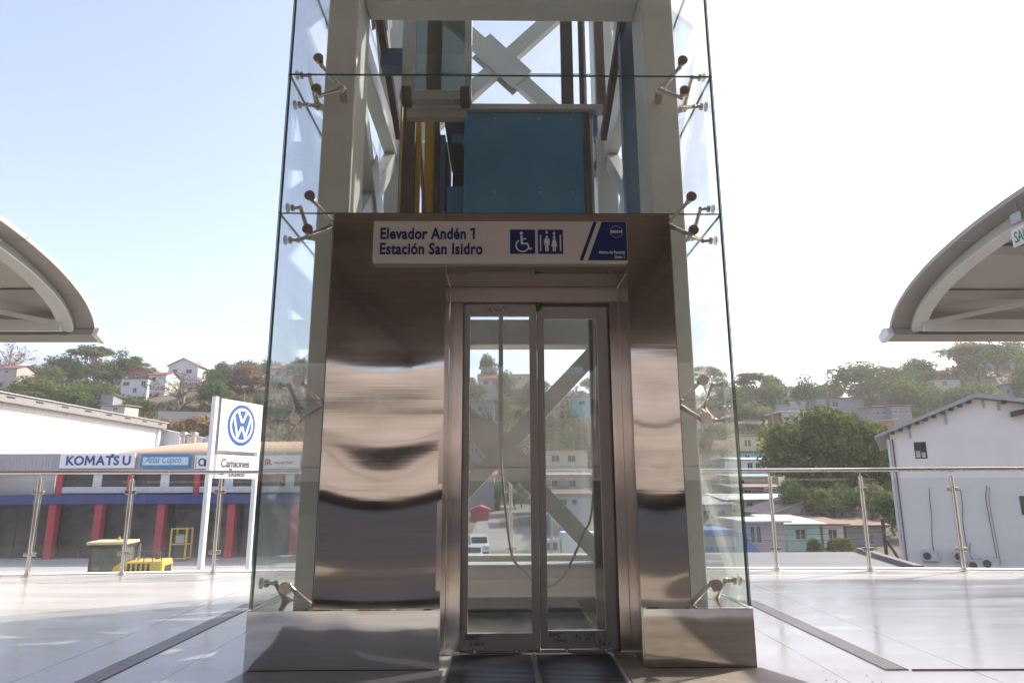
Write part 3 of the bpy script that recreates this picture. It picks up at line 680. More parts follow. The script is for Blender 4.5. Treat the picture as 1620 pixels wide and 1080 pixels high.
# ------------------------------------------------------------------ machinery inside the shaft
car = thing('elevator_car', 'blue elevator car with a pale head beam high in the glass shaft', 'elevator car', (.2, 5.3, 2.6))
MB().bevbox(-.29, .715, 4.80, 4.83, 2.5, 3.775, .004).build('front_panel', BLUE, car)
MB().bevbox(-.74, .80, 4.76, 4.86, 3.782, 3.83, .005).build('head_beam', PINKC, car)
MB().bevbox(-.74, -.27, 4.77, 4.85, 3.715, 3.779, .005).build('head_rail', PINKC, car)
MB().box(-.45, .70, 4.86, 5.75, 3.70, 3.76).build('roof', NAVY, car)
MB().box(.685, .705, 4.85, 5.75, 2.5, 3.69).build('side_panel', NAVY, car); MB().box(-.50, -.46, 5.05, 5.75, 2.6, 3.72).build('side_panel', BLUE2, car)
MB().box(-.45, .68, 5.72, 5.75, 2.5, 3.69).build('rear_panel', NAVY, car); MB().box(-.42, .69, 4.86, 5.71, 2.5, 2.56).build('floor', DARK, car)
MB().bevbox(-.43, -.29, 4.95, 5.0, 2.6, 3.22, .004).build('door_operator', BLUE2, car); MB().box(-.40, -.30, 4.92, 4.96, 3.58, 3.66).build('door_operator', BLUE2, car); MB().box(-.31, -.27, 4.90, 4.94, 3.55, 3.60).build('door_operator', mat('teal_bracket', (.02,.25,.33), .4), car)
MB().tube([(-.46, 4.95, 3.0), (-.40, 4.94, 2.93), (-.30, 4.93, 2.87)], .012, 8).build('cable', mat('grey_cable', (.25,.24,.22), .5), car)
MB().bevbox(.72, .76, 4.80, 4.9, 3.62, 3.76, .004).build('guide_shoe', BLUE2, car)
for x in (-.0, .35, .60):
    for z in (3.72, 3.1): MB().tube([(x-.05, 4.795, z), (x-.05, 4.80, z)], .006, 8).build('rivet', GREYAL, car)
# landing door package above
ld = thing('landing_door', 'unfinished glass landing door in a grey frame above the blue car', 'door', (-.5, 4.5, 3.66))
GL2 = glass_mat('green_film_glass', (.32, .36, .33), .10, (.25,.28,.24))
MB().bevbox(-.745, -.645, 4.49, 4.53, 3.76, 6.2, .004).build('stile', GREYAL, ld); MB().bevbox(-.275, -.222, 4.49, 4.53, 3.76, 6.2, .004).build('stile', GREYAL, ld)
mb = MB(); mb.box(-.644, -.276, 4.505, 4.515, 3.74, 6.2); mb.mi = [1,1,0,0,1,1]; mb.build('glass', [GL2, EDGE], ld)
MB().bevbox(-.75, -.22, 4.46, 4.55, 3.68, 3.755, .006).build('bottom_rail', GREYAL, ld)
for x in (-.70, -.27): MB().bevbox(x-.035, x+.035, 4.45, 4.56, 3.66, 3.78, .006).build('roller_block', DARK, ld)
for x in (-.64, -.36): MB().tube([(x, 4.47, 3.655), (x, 4.47, 3.685)], .008, 8).build('bolt', CHROME, ld)
# yellow counterweight rails
def upright(name, lab, cat, x0, x1, y0, y1, z0, z1, m_, group=None):
    o = MB().bevbox(x0, x1, y0, y1, z0, z1, .004).build(name, m_, org=Vector(((x0+x1)/2, (y0+y1)/2, z0))); o.location = ((x0+x1)/2, (y0+y1)/2, z0); tag(o, lab, cat, group); return o
upright('guide_rail', 'narrow yellow upright at the far left of the shaft machinery', 'guide rail', -.758, -.748, 4.62, 4.66, 2.42, 6.4, YEL)
upright('counterweight', 'dark stacked counterweight plate between the yellow uprights', 'counterweight', -.80, -.68, 4.84, 4.92, 2.3, 3.9, DARK)
upright('guide_rail', 'broad yellow upright beside the dark counterweight', 'guide rail', -.70, -.645, 4.93, 4.97, 2.3, 3.79, YEL)
upright('guide_rail', 'broad yellow upright nearest to the steel cables', 'guide rail', -.63, -.55, 5.05, 5.1, 2.3, 6.4, YEL)
upright('guide_rail', 'black steel guide rail left of the blue car', 'guide rail', -.545, -.50, 5.0, 5.06, 0.3, 6.4, DARK)
mb = MB()
for k in range(5): mb.tube([(-.62+k*.012, 4.99, 2.3), (-.63+k*.006, 4.99, 3.1), (-.66, 5.0, 3.7)], .005, 6)
tag(mb.build('steel_cables', mat('hoist_cable', (.22,.19,.17), .45, metal=.6)), 'bundle of thin steel hoist cables in front of the yellow uprights', 'cables')
upright('shaft_column', 'dark navy steel column inside the shaft, right of the blue car', 'steel column', .885, .99, 4.42, 4.52, .3, 6.5, NAVY)
for (x0, x1, y, m_, lab) in ((.50, .60, 5.0, DARK, 'broad blackish steel upright just right of the crossed braces'), (.665, .705, 5.1, DARK, 'dark brown steel upright in the middle of the group above the car'), (.72, .745, 5.25, mat('galvanised_channel', (.30,.31,.32), .4, metal=.6), 'slim galvanised channel in the group above the car'), (.775, .85, 4.9, mat('brown_channel', (.13,.10,.08), .5), 'broad brown steel channel nearest the navy column')):
    upright('guide_rail', lab, 'guide rail', x0, x1, y, y+.05, 3.84, 6.5, m_)
upright('guide_rail', 'tall dark T-section rail inside the shaft seen behind the right door leaf', 'guide rail', .605, .655, 4.50, 4.56, -.2, 3.6, DARK)
upright('guide_rail', 'bright edged slim rail beside the dark rail behind the right door leaf', 'guide rail', .668, .685, 4.58, 4.62, -.2, 3.6, GREYAL)
mb = MB()
for z in (.35,.42,.50,.58,.66): mb.box(.60, .618, 4.47, 4.499, z, z+.03)
tag(mb.build('rail_clips', DARK), 'row of small dark clips on the rail behind the right door leaf', 'rail clips')
upright('navy_bracket', 'short dark blue bracket at the upper left inside the shaft', 'bracket', -.93, -.73, 4.6, 4.72, 4.05, 4.2, NAVY)
upright('conduit', 'thin grey upright conduit crossing the left door glass', 'conduit', -.02, .012, 4.6, 4.63, 1.15, 2.15, GREYAL)
# rusty diagonals on both sides of the shaft
for s, lab in ((-1, 'rusty dark diagonal channel along the left inside of the shaft'), (1, 'rusty dark diagonal channel along the right inside of the shaft')):
    mb = MB(); mb.bar((s*.90, 4.2, 4.35), (s*.90, 5.4, 3.9), .05, .09); tag(mb.build('diagonal_channel', RUST), lab, 'steel channel')
# hanging cables behind the doors
mb = MB()
pl = [(-.005, 4.615, 1.15), (.0, 4.62, 1.0), (.02, 4.63, .8), (.06, 4.66, .45), (.10, 4.7, .38), (.14, 4.7, .36)]
for i in range(13):
    t = i/12; a = pi*(1+t*.5); pl.append((.36+.22*cos(a)*1.0, 4.62, .62+.36*sin(a)*.72) if False else (.14+.46*t, 4.66, .36-.16*sin(pi*min(1, t*1.1))*1.0+.30*t*t))
pl += [(.615, 4.55, .9), (.625, 4.5, 1.3), (.635, 4.47, 1.9), (.64, 4.47, 2.6)]
def smooth(p, k=3):
    p = [Vector(q) for q in p]
    for _ in range(k):
        r = [p[0]]
        for a, b in zip(p, p[1:]): r += [a.lerp(b, .25), a.lerp(b, .75)]
        p = r+[p[-1]]
    return p
mb.tube(smooth(pl, 2), .0085, 8)
tag(mb.build('travelling_cable', mat('grey_travelling_cable', (.33,.34,.34), .45)), 'grey travelling cable hanging in a loop behind the elevator doors', 'cable')
# pit
mb = MB(); mb.box(-1.0, 1.0, 4.06, 6.32, -.26, -.20); mb.box(-1.03, -1.002, 4.06, 6.32, -.6, -.001); mb.box(1.002, 1.03, 4.06, 6.32, -.6, -.001); mb.box(-1.0, 1.0, 6.32, 6.35, -.6, -.003); mb.box(-1, 1, 4.0, 4.055, -.6, -.46)
struct(mb.build('elevator_pit', mat('pit_concrete', (.40,.38,.33), .9, var=.2, dirt=(.16,.15,.13), ds=2, da=.8)))
MB().box(-.92, .92, 5.99, 6.018, -.02, .12).build('rear_sill', OFFW, tower)
# ------------------------------------------------------------------ mats in front of the door
RIB = mat('ribbed_mat_rubber', (.055, .055, .06), .35)
def ribmat(x0, x1, y0, y1, label):
    r = thing('ribbed_mat', label, 'floor mat', ((x0+x1)/2, (y0+y1)/2, .0))
    MB().box(x0, x1, y0, y1, .001, .006).build('base', mat('mat_base', (.10,.10,.105), .3), r)
    mb = MB(); y = y0+.01
    while y < y1-.015: mb.box(x0+.01, x1-.01, y, y+.011, .0055, .010); y += .022
    mb.build('ribs', RIB, r); return r
ribmat(-.27, .165, 2.7, 3.90, 'left dark ribbed entrance mat on the floor before the doors')
ribmat(.18, .59, 2.7, 3.90, 'right dark ribbed entrance mat on the floor before the doors')
mb = MB(); mb.box(.165, .18, 2.7, 3.9, .001, .009); tag(mb.build('mat_divider', RAILST), 'thin metal strip separating the two ribbed mats', 'floor strip')
mb = MB(); mb.prism([(-1.27, 3.61), (-.29, 3.61), (-.29, 2.6), (-1.4, 2.6)], .0012, .004, 'z')
tag(mb.build('floor_tile', mat('dark_grey_tile', (.12,.115,.115), .35, var=.1)), 'dark grey floor covering left of the ribbed mats, at the foot of the left plinth', 'floor covering')
mb = MB(); mb.prism([(.61, 3.90), (.70, 3.90), (.735, 3.612), (1.30, 3.612), (1.62, 2.9), (1.8, 2.3), (.61, 2.3)], .0012, .005, 'z')
tag(mb.build('protection_board', mat('brown_hardboard', (.25,.22,.185), .6, var=.15, vs=4, dirt=(.10,.08,.06), ds=5, da=.6)), 'brown protection board on the floor at the foot of the right plinth', 'board')
for k in range(9):
    rr = random.Random(k+50); x = 1.42+rr.uniform(-.14, .35); y = 3.45+rr.uniform(-.12, .12); r_ = rr.uniform(.0015, .0035)
    o = MB().sphere((x, y, r_*.6), r_, 7, sc=(1.5, 1, .6)).build('dirt_crumb', mat('dark_soil', (.05,.03,.025), .9)); tag(o, 'dark crumb of dirt on the floor right of the brown board', 'crumb', 'dirt crumbs beside the brown board')
# ------------------------------------------------------------------ trees
BARK = mat('bark', (.16, .12, .09), .9, var=.3, vs=4)
PALEBARK = mat('pale_bark', (.30, .26, .22), .9, var=.3, vs=4)
LG = leaf_mat('leaves_green', (.038,.075,.018), (.088,.150,.038), (.19,.24,.07))
LO = leaf_mat('leaves_olive', (.070,.088,.028), (.14,.170,.055), (.26,.26,.10))
LB = leaf_mat('leaves_dry', (.10,.075,.045), (.17,.125,.08), (.26,.19,.12))
LM = leaf_mat('leaves_mango', (.036,.068,.016), (.092,.145,.034), (.27,.27,.075))
LH = leaf_mat('leaves_hedge', (.06,.09,.015), (.16,.17,.02), (.36,.28,.04))
def leaves(rnd, lobes, n, size, flat=0.0, asp=1.6, fill=.25):
    mb = MB(); wts = [l[3]*l[4]*l[5] for l in lobes]
    V = mb.v; F = mb.f
    for _ in range(n):
        l = rnd.choices(lobes, wts)[0]
        d = Vector((rnd.gauss(0,1), rnd.gauss(0,1), rnd.gauss(0,1))).normalized()
        if d.z < -.45: d.z *= -.6; d.normalize()
        r = 1 + rnd.gauss(0, .09) if rnd.random() > fill else rnd.uniform(.3, 1)
        nz = noise.noise((l[0]+d.x*2.4, l[1]+d.y*2.4, l[2]+d.z*2.4))
        if nz < -.18 and rnd.random() < .8: r *= .72
        r *= 1+.22*nz
        p = Vector((l[0]+d.x*l[3]*r, l[1]+d.y*l[4]*r, l[2]+d.z*l[5]*r))
        nn = (d*.8 + Vector((rnd.gauss(0,.6), rnd.gauss(0,.6), rnd.gauss(0,.6)+flat))).normalized()
        u = nn.cross(Vector((rnd.gauss(0,1), rnd.gauss(0,1), rnd.gauss(0,1)))).normalized(); w = nn.cross(u)
        s_ = size*rnd.uniform(.6, 1.4); u = u*s_*asp*.5; w = w*s_*.5; o = len(V)
        V += [tuple(p-u), tuple(p-w*.9+nn*s_*.1), tuple(p+u), tuple(p+w*.9+nn*s_*.1)]; F.append([o, o+1, o+2, o+3])
    mb.mi = [0]*len(F); mb.sm = [False]*len(F); return mb
def limb(mb, a, b, r0, r1, rnd, k=5, wob=.06):
    a = Vector(a); b = Vector(b); L_ = (b-a).length; pts = [a.lerp(b, i/k)+Vector((rnd.gauss(0,1), rnd.gauss(0,1), rnd.gauss(0,.4)))*wob*L_*(0 < i < k) for i in range(k+1)]
    mb.tube(pts, r0, 7, radii=[r0+(r1-r0)*i/k for i in range(k+1)])
def make_tree(name, kind, seed, n=2600, size=.34, leafm=None):
    """tree 10 m high and about 10 m wide, standing at the origin"""
    rnd = random.Random(seed); tr = MB(); cr_ = None
    rt = thing(name, '', 'tree', local=True)
    if kind == 'bushy':
        lobes = []
        for _ in range(11):
            a = rnd.uniform(0, 6.28); d = rnd.uniform(0, 3.2); z = rnd.uniform(3.3, 7.8); q = rnd.uniform(1.3, 2.4)*(1.15-.05*z)+.5
            lobes.append((cos(a)*d*(1.25-.09*z), sin(a)*d*(1.25-.09*z), z, q, q, q*.85))
        lobes.append((0, 0, 7.6, 2.0, 2.0, 1.9)); cr_ = leaves(rnd, lobes, n, size)
        limb(tr, (0,0,-1.5), (0,0,3.4), .38, .26, rnd)
        for l in lobes[::2]: limb(tr, (0,0,2.6), l[:3], .16, .05, rnd)
    elif kind == 'flat':
        lobes = []
        for _ in range(12):
            a = rnd.uniform(0, 6.28); d = rnd.uniform(.3, 4.0); lobes.append((cos(a)*d, sin(a)*d, 8.1+rnd.uniform(-.9, .7)-.11*d*d*.6, rnd.uniform(1.2, 2.1), rnd.uniform(1.2, 2.1), rnd.uniform(.4, .8)))
        cr_ = leaves(rnd, lobes, n, size*.9, .6); limb(tr, (0,0,-1.5), (.2,0,4.2), .34, .22, rnd)
        for l in lobes: limb(tr, (.2,0,4.0), (l[0], l[1], l[2]-.2), .14, .04, rnd)
    elif kind == 'palm':
        limb(tr, (0,0,-1), (.5,0,6.6), .22, .14, rnd, 6, .01); cr_ = MB()
        for k in range(22):
            a = k*2.4; el = rnd.uniform(-.35, 1.15); L_ = rnd.uniform(3.4, 4.4); p = Vector((.5, 0, 6.7)); prev = p
            dirv = Vector((cos(a)*cos(el), sin(a)*cos(el), sin(el)))
            for i in range(1, 11):
                t = i/10; q = p + dirv*L_*t + Vector((0,0,-2.6*t*t*(.5+.5*cos(el)))); side = (q-prev).cross(Vector((0,0,1))).normalized(); wd = .95*sin(pi*min(t*.9+.1, 1))+.1
                for sg in (-1, 1):
                    o = len(cr_.v); tip = q+side*sg*wd+Vector((0,0,-.35*wd))+(q-prev)*.6
                    cr_.v += [tuple(prev), tuple(prev.lerp(q, .55)), tuple(tip)]; cr_.f.append([o, o+1, o+2])
                prev = q
        cr_.mi = [0]*len(cr_.f); cr_.sm = [False]*len(cr_.f)
    elif kind == 'bare':
        limb(tr, (-.5,0,-1.5), (-.3,0,3.0), .24, .18, rnd, 4, .03); limb(tr, (.25,0,-1.5), (.5,0,3.4), .20, .14, rnd, 4, .03); lobes = []
        for k in range(46):
            a = rnd.uniform(0, 6.28); d = rnd.uniform(1.6, 4.8); z = rnd.uniform(5.0, 9.6)-.04*d*d; b = Vector((cos(a)*d, sin(a)*d, z)); m0 = Vector((rnd.choice((-.3, .5)), 0, rnd.uniform(2.4, 4.2)))
            mid = m0.lerp(b, .5)+Vector((0,0,.5)); limb(tr, m0, mid, .10, .06, rnd, 3); limb(tr, mid, b, .06, .02, rnd, 3)
            for _ in range(3): limb(tr, mid.lerp(b, rnd.random()), b+Vector((rnd.gauss(0,.9), rnd.gauss(0,.9), rnd.gauss(.2,.7))), .035, .012, rnd, 2)
            lobes.append((b.x, b.y, b.z, 1.0, 1.0, .8))
        cr_ = leaves(rnd, lobes, n//4, size*.55, asp=2.4, fill=.8)
    elif kind == 'shrub':
        lobes = [(rnd.uniform(-2.6, 2.6), rnd.uniform(-2.6, 2.6), rnd.uniform(2.2, 6.5), rnd.uniform(1.7, 2.9), rnd.uniform(1.7, 2.9), rnd.uniform(1.9, 3.2)) for _ in range(10)]
        cr_ = leaves(rnd, lobes, n, size); limb(tr, (0,0,-1), (0,0,4), .3, .1, rnd)
        for l in lobes[::3]: limb(tr, (0,0,1), l[:3], .12, .05, rnd)
    cr_.build('crown', leafm, rt, fix=False); tr.build('trunk', PALEBARK if kind in ('bare', 'palm') else BARK, rt, fix=False)
    rt['_used'] = 0
    return rt
TP = {}
def tree(kind, var, px, pyt, y, wpx, label=None, group=None, ztop=None, name=None, cat='tree', base=None, sy=1.0):
    """tree whose crown top is read from the photo at distance y; its foot stands on the terrain"""
    key = (kind, var)
    if key not in TP:
        nm = {'bushy': 'broadleaf_tree', 'flat': 'umbrella_tree', 'palm': 'palm_tree', 'bare': 'bare_tree', 'shrub': 'shrub'}[kind]
        lm = [LG, LO, LG, LB][var % 4] if kind != 'palm' else LG
        if kind == 'bare': lm = LB
        TP[key] = make_tree(nm, kind, sum(map(ord, kind)) % 7 + var*13, leafm=lm)
    src = TP[key]
    if ztop is None: P = at(px, pyt, y); x, zt = P.x, P.z
    else: x, zt = px, ztop
    gz = ground_z(x, y) if base is None else base
    h = max(zt-gz, 1.5)/9.9; w = max(wpx*y/FPX/8.2, .12) if ztop is None else wpx/8.2
    if src['_used']: o = dup(src)
    else: o = src; src['_used'] = 1
    o.location = (x, y, gz-.2); o.scale = (w, w*sy, h); o.rotation_euler[2] = random.uniform(0, 6.28) if kind != 'bare' else random.uniform(-.3,.3)
    o['label'] = label or ''; o['category'] = cat
    if group: o['group'] = group
    elif 'group' in o: del o['group']
    return o
GL_, GR_, GC_ = 'trees on the left hillside', 'trees on the right hillside', 'trees on the hillside behind the tower'
for t in [
 ('bare',0,22,540,215,62,'sparse reddish bare tree at the far left under the canopy end'),
 ('palm',0,76,562,205,40,'small palm against the sky left of the dark bushy crown on the left ridge'),
 ('bushy',0,106,557,205,62,'dark rounded tree beside the small palm on the left ridge'),
 ('flat',1,147,542,212,72,'tall umbrella shaped tree, highest on the left ridge'),
 ('bushy',1,162,566,200,66,'olive rounded tree under the umbrella tree on the left ridge'),
 ('bushy',2,196,549,206,40,'narrow upright tree right of the umbrella tree on the left ridge'),
 ('flat',0,218,560,206,34,'thin spreading tree left of the white house on the ridge'),
 ('bushy',1,56,590,165,104,'big bright green tree above the white warehouse roof'),
 ('palm',1,122,612,160,44,'palm with drooping fronds on the dry slope above the warehouse'),
 ('shrub',1,145,622,158,34,'yellowish palm shrub left of the little grey shed'),
 ('bare',0,290,592,176,92,'large grey leafless tree with a double trunk in front of the hillside'),
 ('palm',0,330,580,200,34,'palm among trees just right of the bare tree'),
 ('bushy',0,354,569,206,34,'dark compact round tree on the ridge right of the bare tree'),
 ('bushy',3,397,573,192,86,'wide brownish green tree left of the tower above the round logo sign'),
 ('shrub',1,215,628,168,50,'low olive shrub below the white houses on the left hill'),
 ('shrub',0,180,640,160,42,'brownish shrub behind the warehouse roof near its right end'),
 ('flat',1,1192,583,190,66,'wide low tree right beside the tower on the right hill'),
 ('bushy',0,1216,602,180,58,'dark round tree in front of the wide low tree on the right hill'),
 ('bushy',2,1271,586,186,52,'dark pointed tree standing over the grey retaining wall'),
 ('bushy',0,1352,569,196,112,'broad green crown, largest against the sky on the right hill'),
 ('bushy',1,1448,584,190,60,'spiky green tree between the broad crown and the right canopy'),
 ('flat',1,1520,541,184,92,'big spreading tree below the tip of the right canopy'),
 ('bushy',0,1572,538,176,84,'dark tree under the right canopy, left of the pale blue house'),
 ('bushy',2,1612,545,150,50,'dark tree at the right edge beneath the canopy'),
 ('palm',1,1462,610,150,46,'palm in front of the slope above the white gabled building'),
 ('bushy',0,1505,612,148,52,'round green tree above the ridge of the white gabled building'),
 ('shrub',1,1576,610,138,34,'yellow green shrub above the roof of the white gabled building'),
 ('bushy',1,1205,640,165,56,'tree with light leaves below the dark round tree beside the tower'),
 ('bushy',1,770,556,214,40,'round tree on the ridge seen through the left door glass'),
 ('flat',0,768,556,220,16,'feathery tall treetop over the ridge seen through the left door glass'),
 ('bushy',0,802,582,205,34,'dark tree right of the round one, seen through the left door glass'),
 ('bushy',0,840,598,196,40,'dark tree seen low behind the middle door stile'),
 ('shrub',1,905,640,170,44,'yellowish shrub seen through the right door glass'),
 ('bushy',1,475,562,200,40,'tree on the ridge seen through the left side glass of the tower'),
 ('bushy',0,440,640,160,90,'large green tree on the slope seen through the left side glass'),
 ('flat',0,1112,575,195,56,'feathery tree on the ridge seen through the right side glass of the tower')]:
    tree(*t)
# big mango tree
rnd = random.Random(4); P0 = at(1312, 652, 80); gz = ground_z(P0.x, 80)
mg = thing('mango_tree', 'huge dense mango tree with yellowish leaf tips behind the right railing', 'tree', (P0.x, 80, gz)); ORG[mg.name] = Vector()
lobes = []
for (px, py, r) in [(1302,672,2.1),(1340,680,2.0),(1370,688,1.7),(1240,692,1.7),(1225,712,1.3),(1265,705,2.0),(1300,712,2.3),(1345,715,2.4),(1392,715,1.8),(1250,740,1.9),(1290,750,2.2),(1340,752,2.4),(1385,748,2.0),(1320,690,2.2),(1400,770,1.7),(1272,775,1.8),(1225,735,1.2),(1405,735,1.3)]:
    for dy in (0, rnd.uniform(1.5, 3.2), -rnd.uniform(.3, 1.8)):
        q = at(px+rnd.uniform(-6,6), py+rnd.uniform(-5,5), 80); lobes.append((q.x-P0.x, dy, q.z-gz, r, r, r*.85))
leaves(rnd, lobes, 26000, .26, asp=2.0, fill=.12).build('crown', LM, mg, fix=False)
tr = MB(); limb(tr, (0,1,-1), (0,1,4), .5, .35, rnd)
for l in lobes[::4]: limb(tr, (0,1,3), l[:3], .2, .06, rnd)
tr.build('trunk', BARK, mg, fix=False)
# two clipped hedges near the street
for (px, pyt, pyb, w, lab) in ((1287, 853, 880, 20, 'narrow conical yellow green bush behind the right railing'), (1329, 851, 880, 40, 'wide rounded yellow green bush behind the right railing')):
    y = 50; A = at(px, pyt, y); B = at(px, pyb, y); h = A.z-B.z; ww = w*y/FPX; rnd = random.Random(px)
    b = thing('clipped_bush', lab, 'bush', (A.x, y, B.z)); ORG[b.name] = Vector()
    lb = [(0, 0, h*.25, ww*.48, ww*.48, h*.35), (0, 0, h*.55, ww*.42, ww*.42, h*.42), (ww*.15, 0, h*.5, ww*.3, ww*.3, h*.4), (-ww*.15, 0, h*.5, ww*.3, ww*.3, h*.38)]
    leaves(rnd, lb, 2600, .11, asp=2.2).build('foliage', LH, b, fix=False); MB().tube([(0,0,-2.5), (0,0,h*.4)], .05, 6).build('stem', BARK, b)

# ------------------------------------------------------------------ houses
def wallm(n, c, d=(.25,.22,.18), da=.45): return mat(n, c, .85, var=.07, vs=.5, dirt=d, ds=.5, da=da)
def roofm(n, c): return mat(n, c, .6, var=.12, vs=.8, dirt=(.12,.07,.05), ds=.6, da=.5)
WHITEW = wallm('whitewashed_wall', (.62,.62,.60)); GREYW = wallm('grey_block_wall', (.27,.27,.27), (.14,.14,.13), .7); CREAM = wallm('cream_wall', (.55,.52,.38)); MINT = wallm('mint_wall', (.30,.52,.46)); PINKW = wallm('pink_wall', (.50,.43,.41)); GREENW = wallm('green_wall', (.22,.40,.30)); BEIGE = wallm('beige_wall', (.42,.38,.33)); TURQ = wallm('turquoise_wall', (.18,.45,.45)); BRICKW = wallm('brownish_brick_wall', (.28,.14,.10)); YELW = wallm('yellow_green_wall', (.52,.52,.30))
ZINC = roofm('zinc_sheet', (.42,.42,.43)); RUSTR = roofm('rusty_zinc_sheet', (.27,.17,.13)); REDR = roofm('red_tin_roof', (.28,.09,.06)); WHR = roofm('pale_roof_sheet', (.62,.61,.60)); DKR = roofm('dark_roof_sheet', (.10,.09,.085)); TEALR = roofm('teal_roof_sheet', (.10,.26,.28))
def house(label, px0, px1, pyt, pyb, y, wm, rm, depth=7, roof='shed', wins=((.2,.35,.35,.7),(.65,.35,.8,.7)), door=None, rh=.9, ov=.5, sink=4, tilt=0, name='house', arches=None, storeys=None):
    """house whose front wall spans the given photo pixels at distance y; windows as fractions of the front"""
    HOUSES.append((785+FPX*at(px0, pyt, y).x/y, 785+FPX*at(px1, pyb, y).x/y, y)); A = at(px0, pyt, y); B = at(px1, pyb, y); x0, x1, z1, z0 = A.x, B.x, A.z, B.z; W = x1-x0; H = z1-z0
    o = thing(name, label, 'house', ((x0+x1)/2, y+depth/2, z0)); cxx = (x0+x1)/2
    mb = MB(); holes = list(wins)+([door] if door else [])
    # front wall with real openings, built as a grid of blocks
    us = sorted({0, 1, *[h[0] for h in holes], *[h[2] for h in holes]}); vs = sorted({0, 1, *[h[1] for h in holes], *[h[3] for h in holes]})
    for ua, ub in zip(us, us[1:]):
        for va, vb in zip(vs, vs[1:]):
            um, vm = (ua+ub)/2, (va+vb)/2
            if any(h[0] < um < h[2] and h[1] < vm < h[3] for h in holes): continue
            mb.box(x0+W*ua, x0+W*ub, y, y+.2, z0+H*va, z0+H*vb)
    mb.box(x0, x1, y, y+.2, z0-sink, z0); mb.box(x0, x0+.2, y+.2, y+depth, z0-sink, z1); mb.box(x1-.2, x1, y+.2, y+depth, z0-sink, z1); mb.box(x0+.2, x1-.2, y+depth-.2, y+depth, z0-sink, z1)
    if roof == 'gable_front': mb.prism([(x0, z1), (x1, z1), (cxx, z1+rh)], y+.001, y+.2)
    if roof == 'gable_side':
        for xx in (x0, x1-.2): mb.prism([(y, z1), (y+depth, z1), (y+depth/2, z1+rh)], xx, xx+.2, 'x')
    mb.build('wall', wm, o)
    for (ua, va, ub, vb) in wins:
        xa, xb, za, zb = x0+W*ua, x0+W*ub, z0+H*va, z0+H*vb; t = min(.07, (xb-xa)*.1); f = MB()
        for q in ((xa, xa+t, za, zb), (xb-t, xb, za, zb), (xa+t, xb-t, za, za+t), (xa+t, xb-t, zb-t, zb), ((xa+xb)/2-t/2, (xa+xb)/2+t/2, za+t, zb-t)): f.box(q[0], q[1], y+.06, y+.12, q[2], q[3])
        f.box(xa-.08, xb+.08, y-.07, y-.002, za-.1, za-.01)
        fo = f.build('window', mat('window_frame_paint', (.45,.45,.44), .5), o); MB().box(xa+t, xb-t, y+.08, y+.10, za+t, zb-t).build('pane', WG, fo)
    if door:
        ua, va, ub, vb = door; d = MB().box(x0+W*ua, x0+W*ub, y+.05, y+.11, z0+H*va, z0+H*vb).build('door', mat('old_door', (.12,.08,.06), .6), o)
    t = .09; mb = MB()
    if roof == 'shed': mb.bar((cxx, y-ov, z1+.05+t), (cxx, y+depth+ov, z1+.05+t+rh), W+2*ov, t)
    elif roof == 'shed_side': mb.bar((x0-ov, y+depth/2, z1+.06), (x1+ov, y+depth/2, z1+.06+rh), depth+2*ov, t, up=(0,0,1))
    elif roof == 'gable_front':
        for s_ in (-1, 1):
            e = Vector((cxx+s_*(W/2+ov), 0, z1-rh*ov/(W/2))); mb.prism([(cxx, z1+rh+.02), (e.x, e.z+.02), (e.x, e.z+.02+t), (cxx, z1+rh+.02+t)], y-ov, y+depth+ov)
    elif roof == 'gable_side':
        for s_ in (-1, 1):
            ey = y+depth/2+s_*(depth/2+ov); ez = z1-rh*ov/(depth/2); mb.prism([(y+depth/2, z1+rh+.02), (ey, ez+.02), (ey, ez+.02+t), (y+depth/2, z1+rh+.02+t)], x0-ov, x1+ov, 'x')
    elif roof == 'flat': mb.box(x0-ov, x1+ov, y-ov, y+depth+ov, z1+.003, z1+.14)
    mb.build('roof', rm, o)
    return o
H = house; HOUSES = []
H('white two storey house with dark red eaves on the left ridge', 193, 232, 599, 623, 185, WHITEW, REDR, 9, 'shed', ((.05,.55,.3,.8),(.45,.1,.6,.4),(.75,.5,.92,.85)), rh=1)
H('reddish brick house with a low roof just above the white two storey house', 203, 240, 588, 597, 190, BRICKW, REDR, 8, 'gable_front', ((.3,.3,.5,.8),), rh=1.2)
H('white house with red roof partly behind the bare tree', 236, 262, 592, 606, 188, WHITEW, REDR, 8, 'gable_side', ((.2,.2,.4,.7),), rh=1.2)
H('white house with brown gable on top of the left ridge', 267, 312, 578, 598, 203, WHITEW, RUSTR, 10, 'gable_front', ((.15,.4,.3,.7),(.6,.4,.8,.7)), rh=2.2)
H('little grey shed with brown roof on the dry slope', 160, 178, 624, 640, 160, GREYW, RUSTR, 4, 'shed', (), rh=-.5)
H('low pinkish house below the little grey shed', 160, 197, 642, 650, 155, PINKW, WHR, 6, 'shed', ((.5,.2,.7,.7),), rh=.4)
H('brown roofed house at the left end of the left ridge', 0, 26, 582, 592, 205, BEIGE, REDR, 8, 'gable_side', ((.3,.2,.5,.7),), rh=1.4)
H('white house with red roof on the ridge seen through the left side glass', 428, 470, 583, 596, 206, WHITEW, REDR, 9, 'gable_side', ((.2,.2,.35,.7),(.6,.2,.75,.7)), rh=1.8)
H('house with red brown roof under the round tree, seen through the left door glass', 757, 795, 598, 612, 208, PINKW, REDR, 8, 'gable_side', ((.2,.3,.4,.75),(.6,.3,.8,.75)), rh=1.6)
H('pale house on the ridge seen beside the middle door stile', 812, 838, 592, 604, 218, CREAM, WHR, 8, 'gable_side', ((.3,.3,.5,.7),), rh=1)
H('tall pale retaining wall house seen through the left door glass', 745, 782, 634, 705, 165, GREYW, ZINC, 5, 'flat', ((.3,.75,.5,.88),), rh=.3)
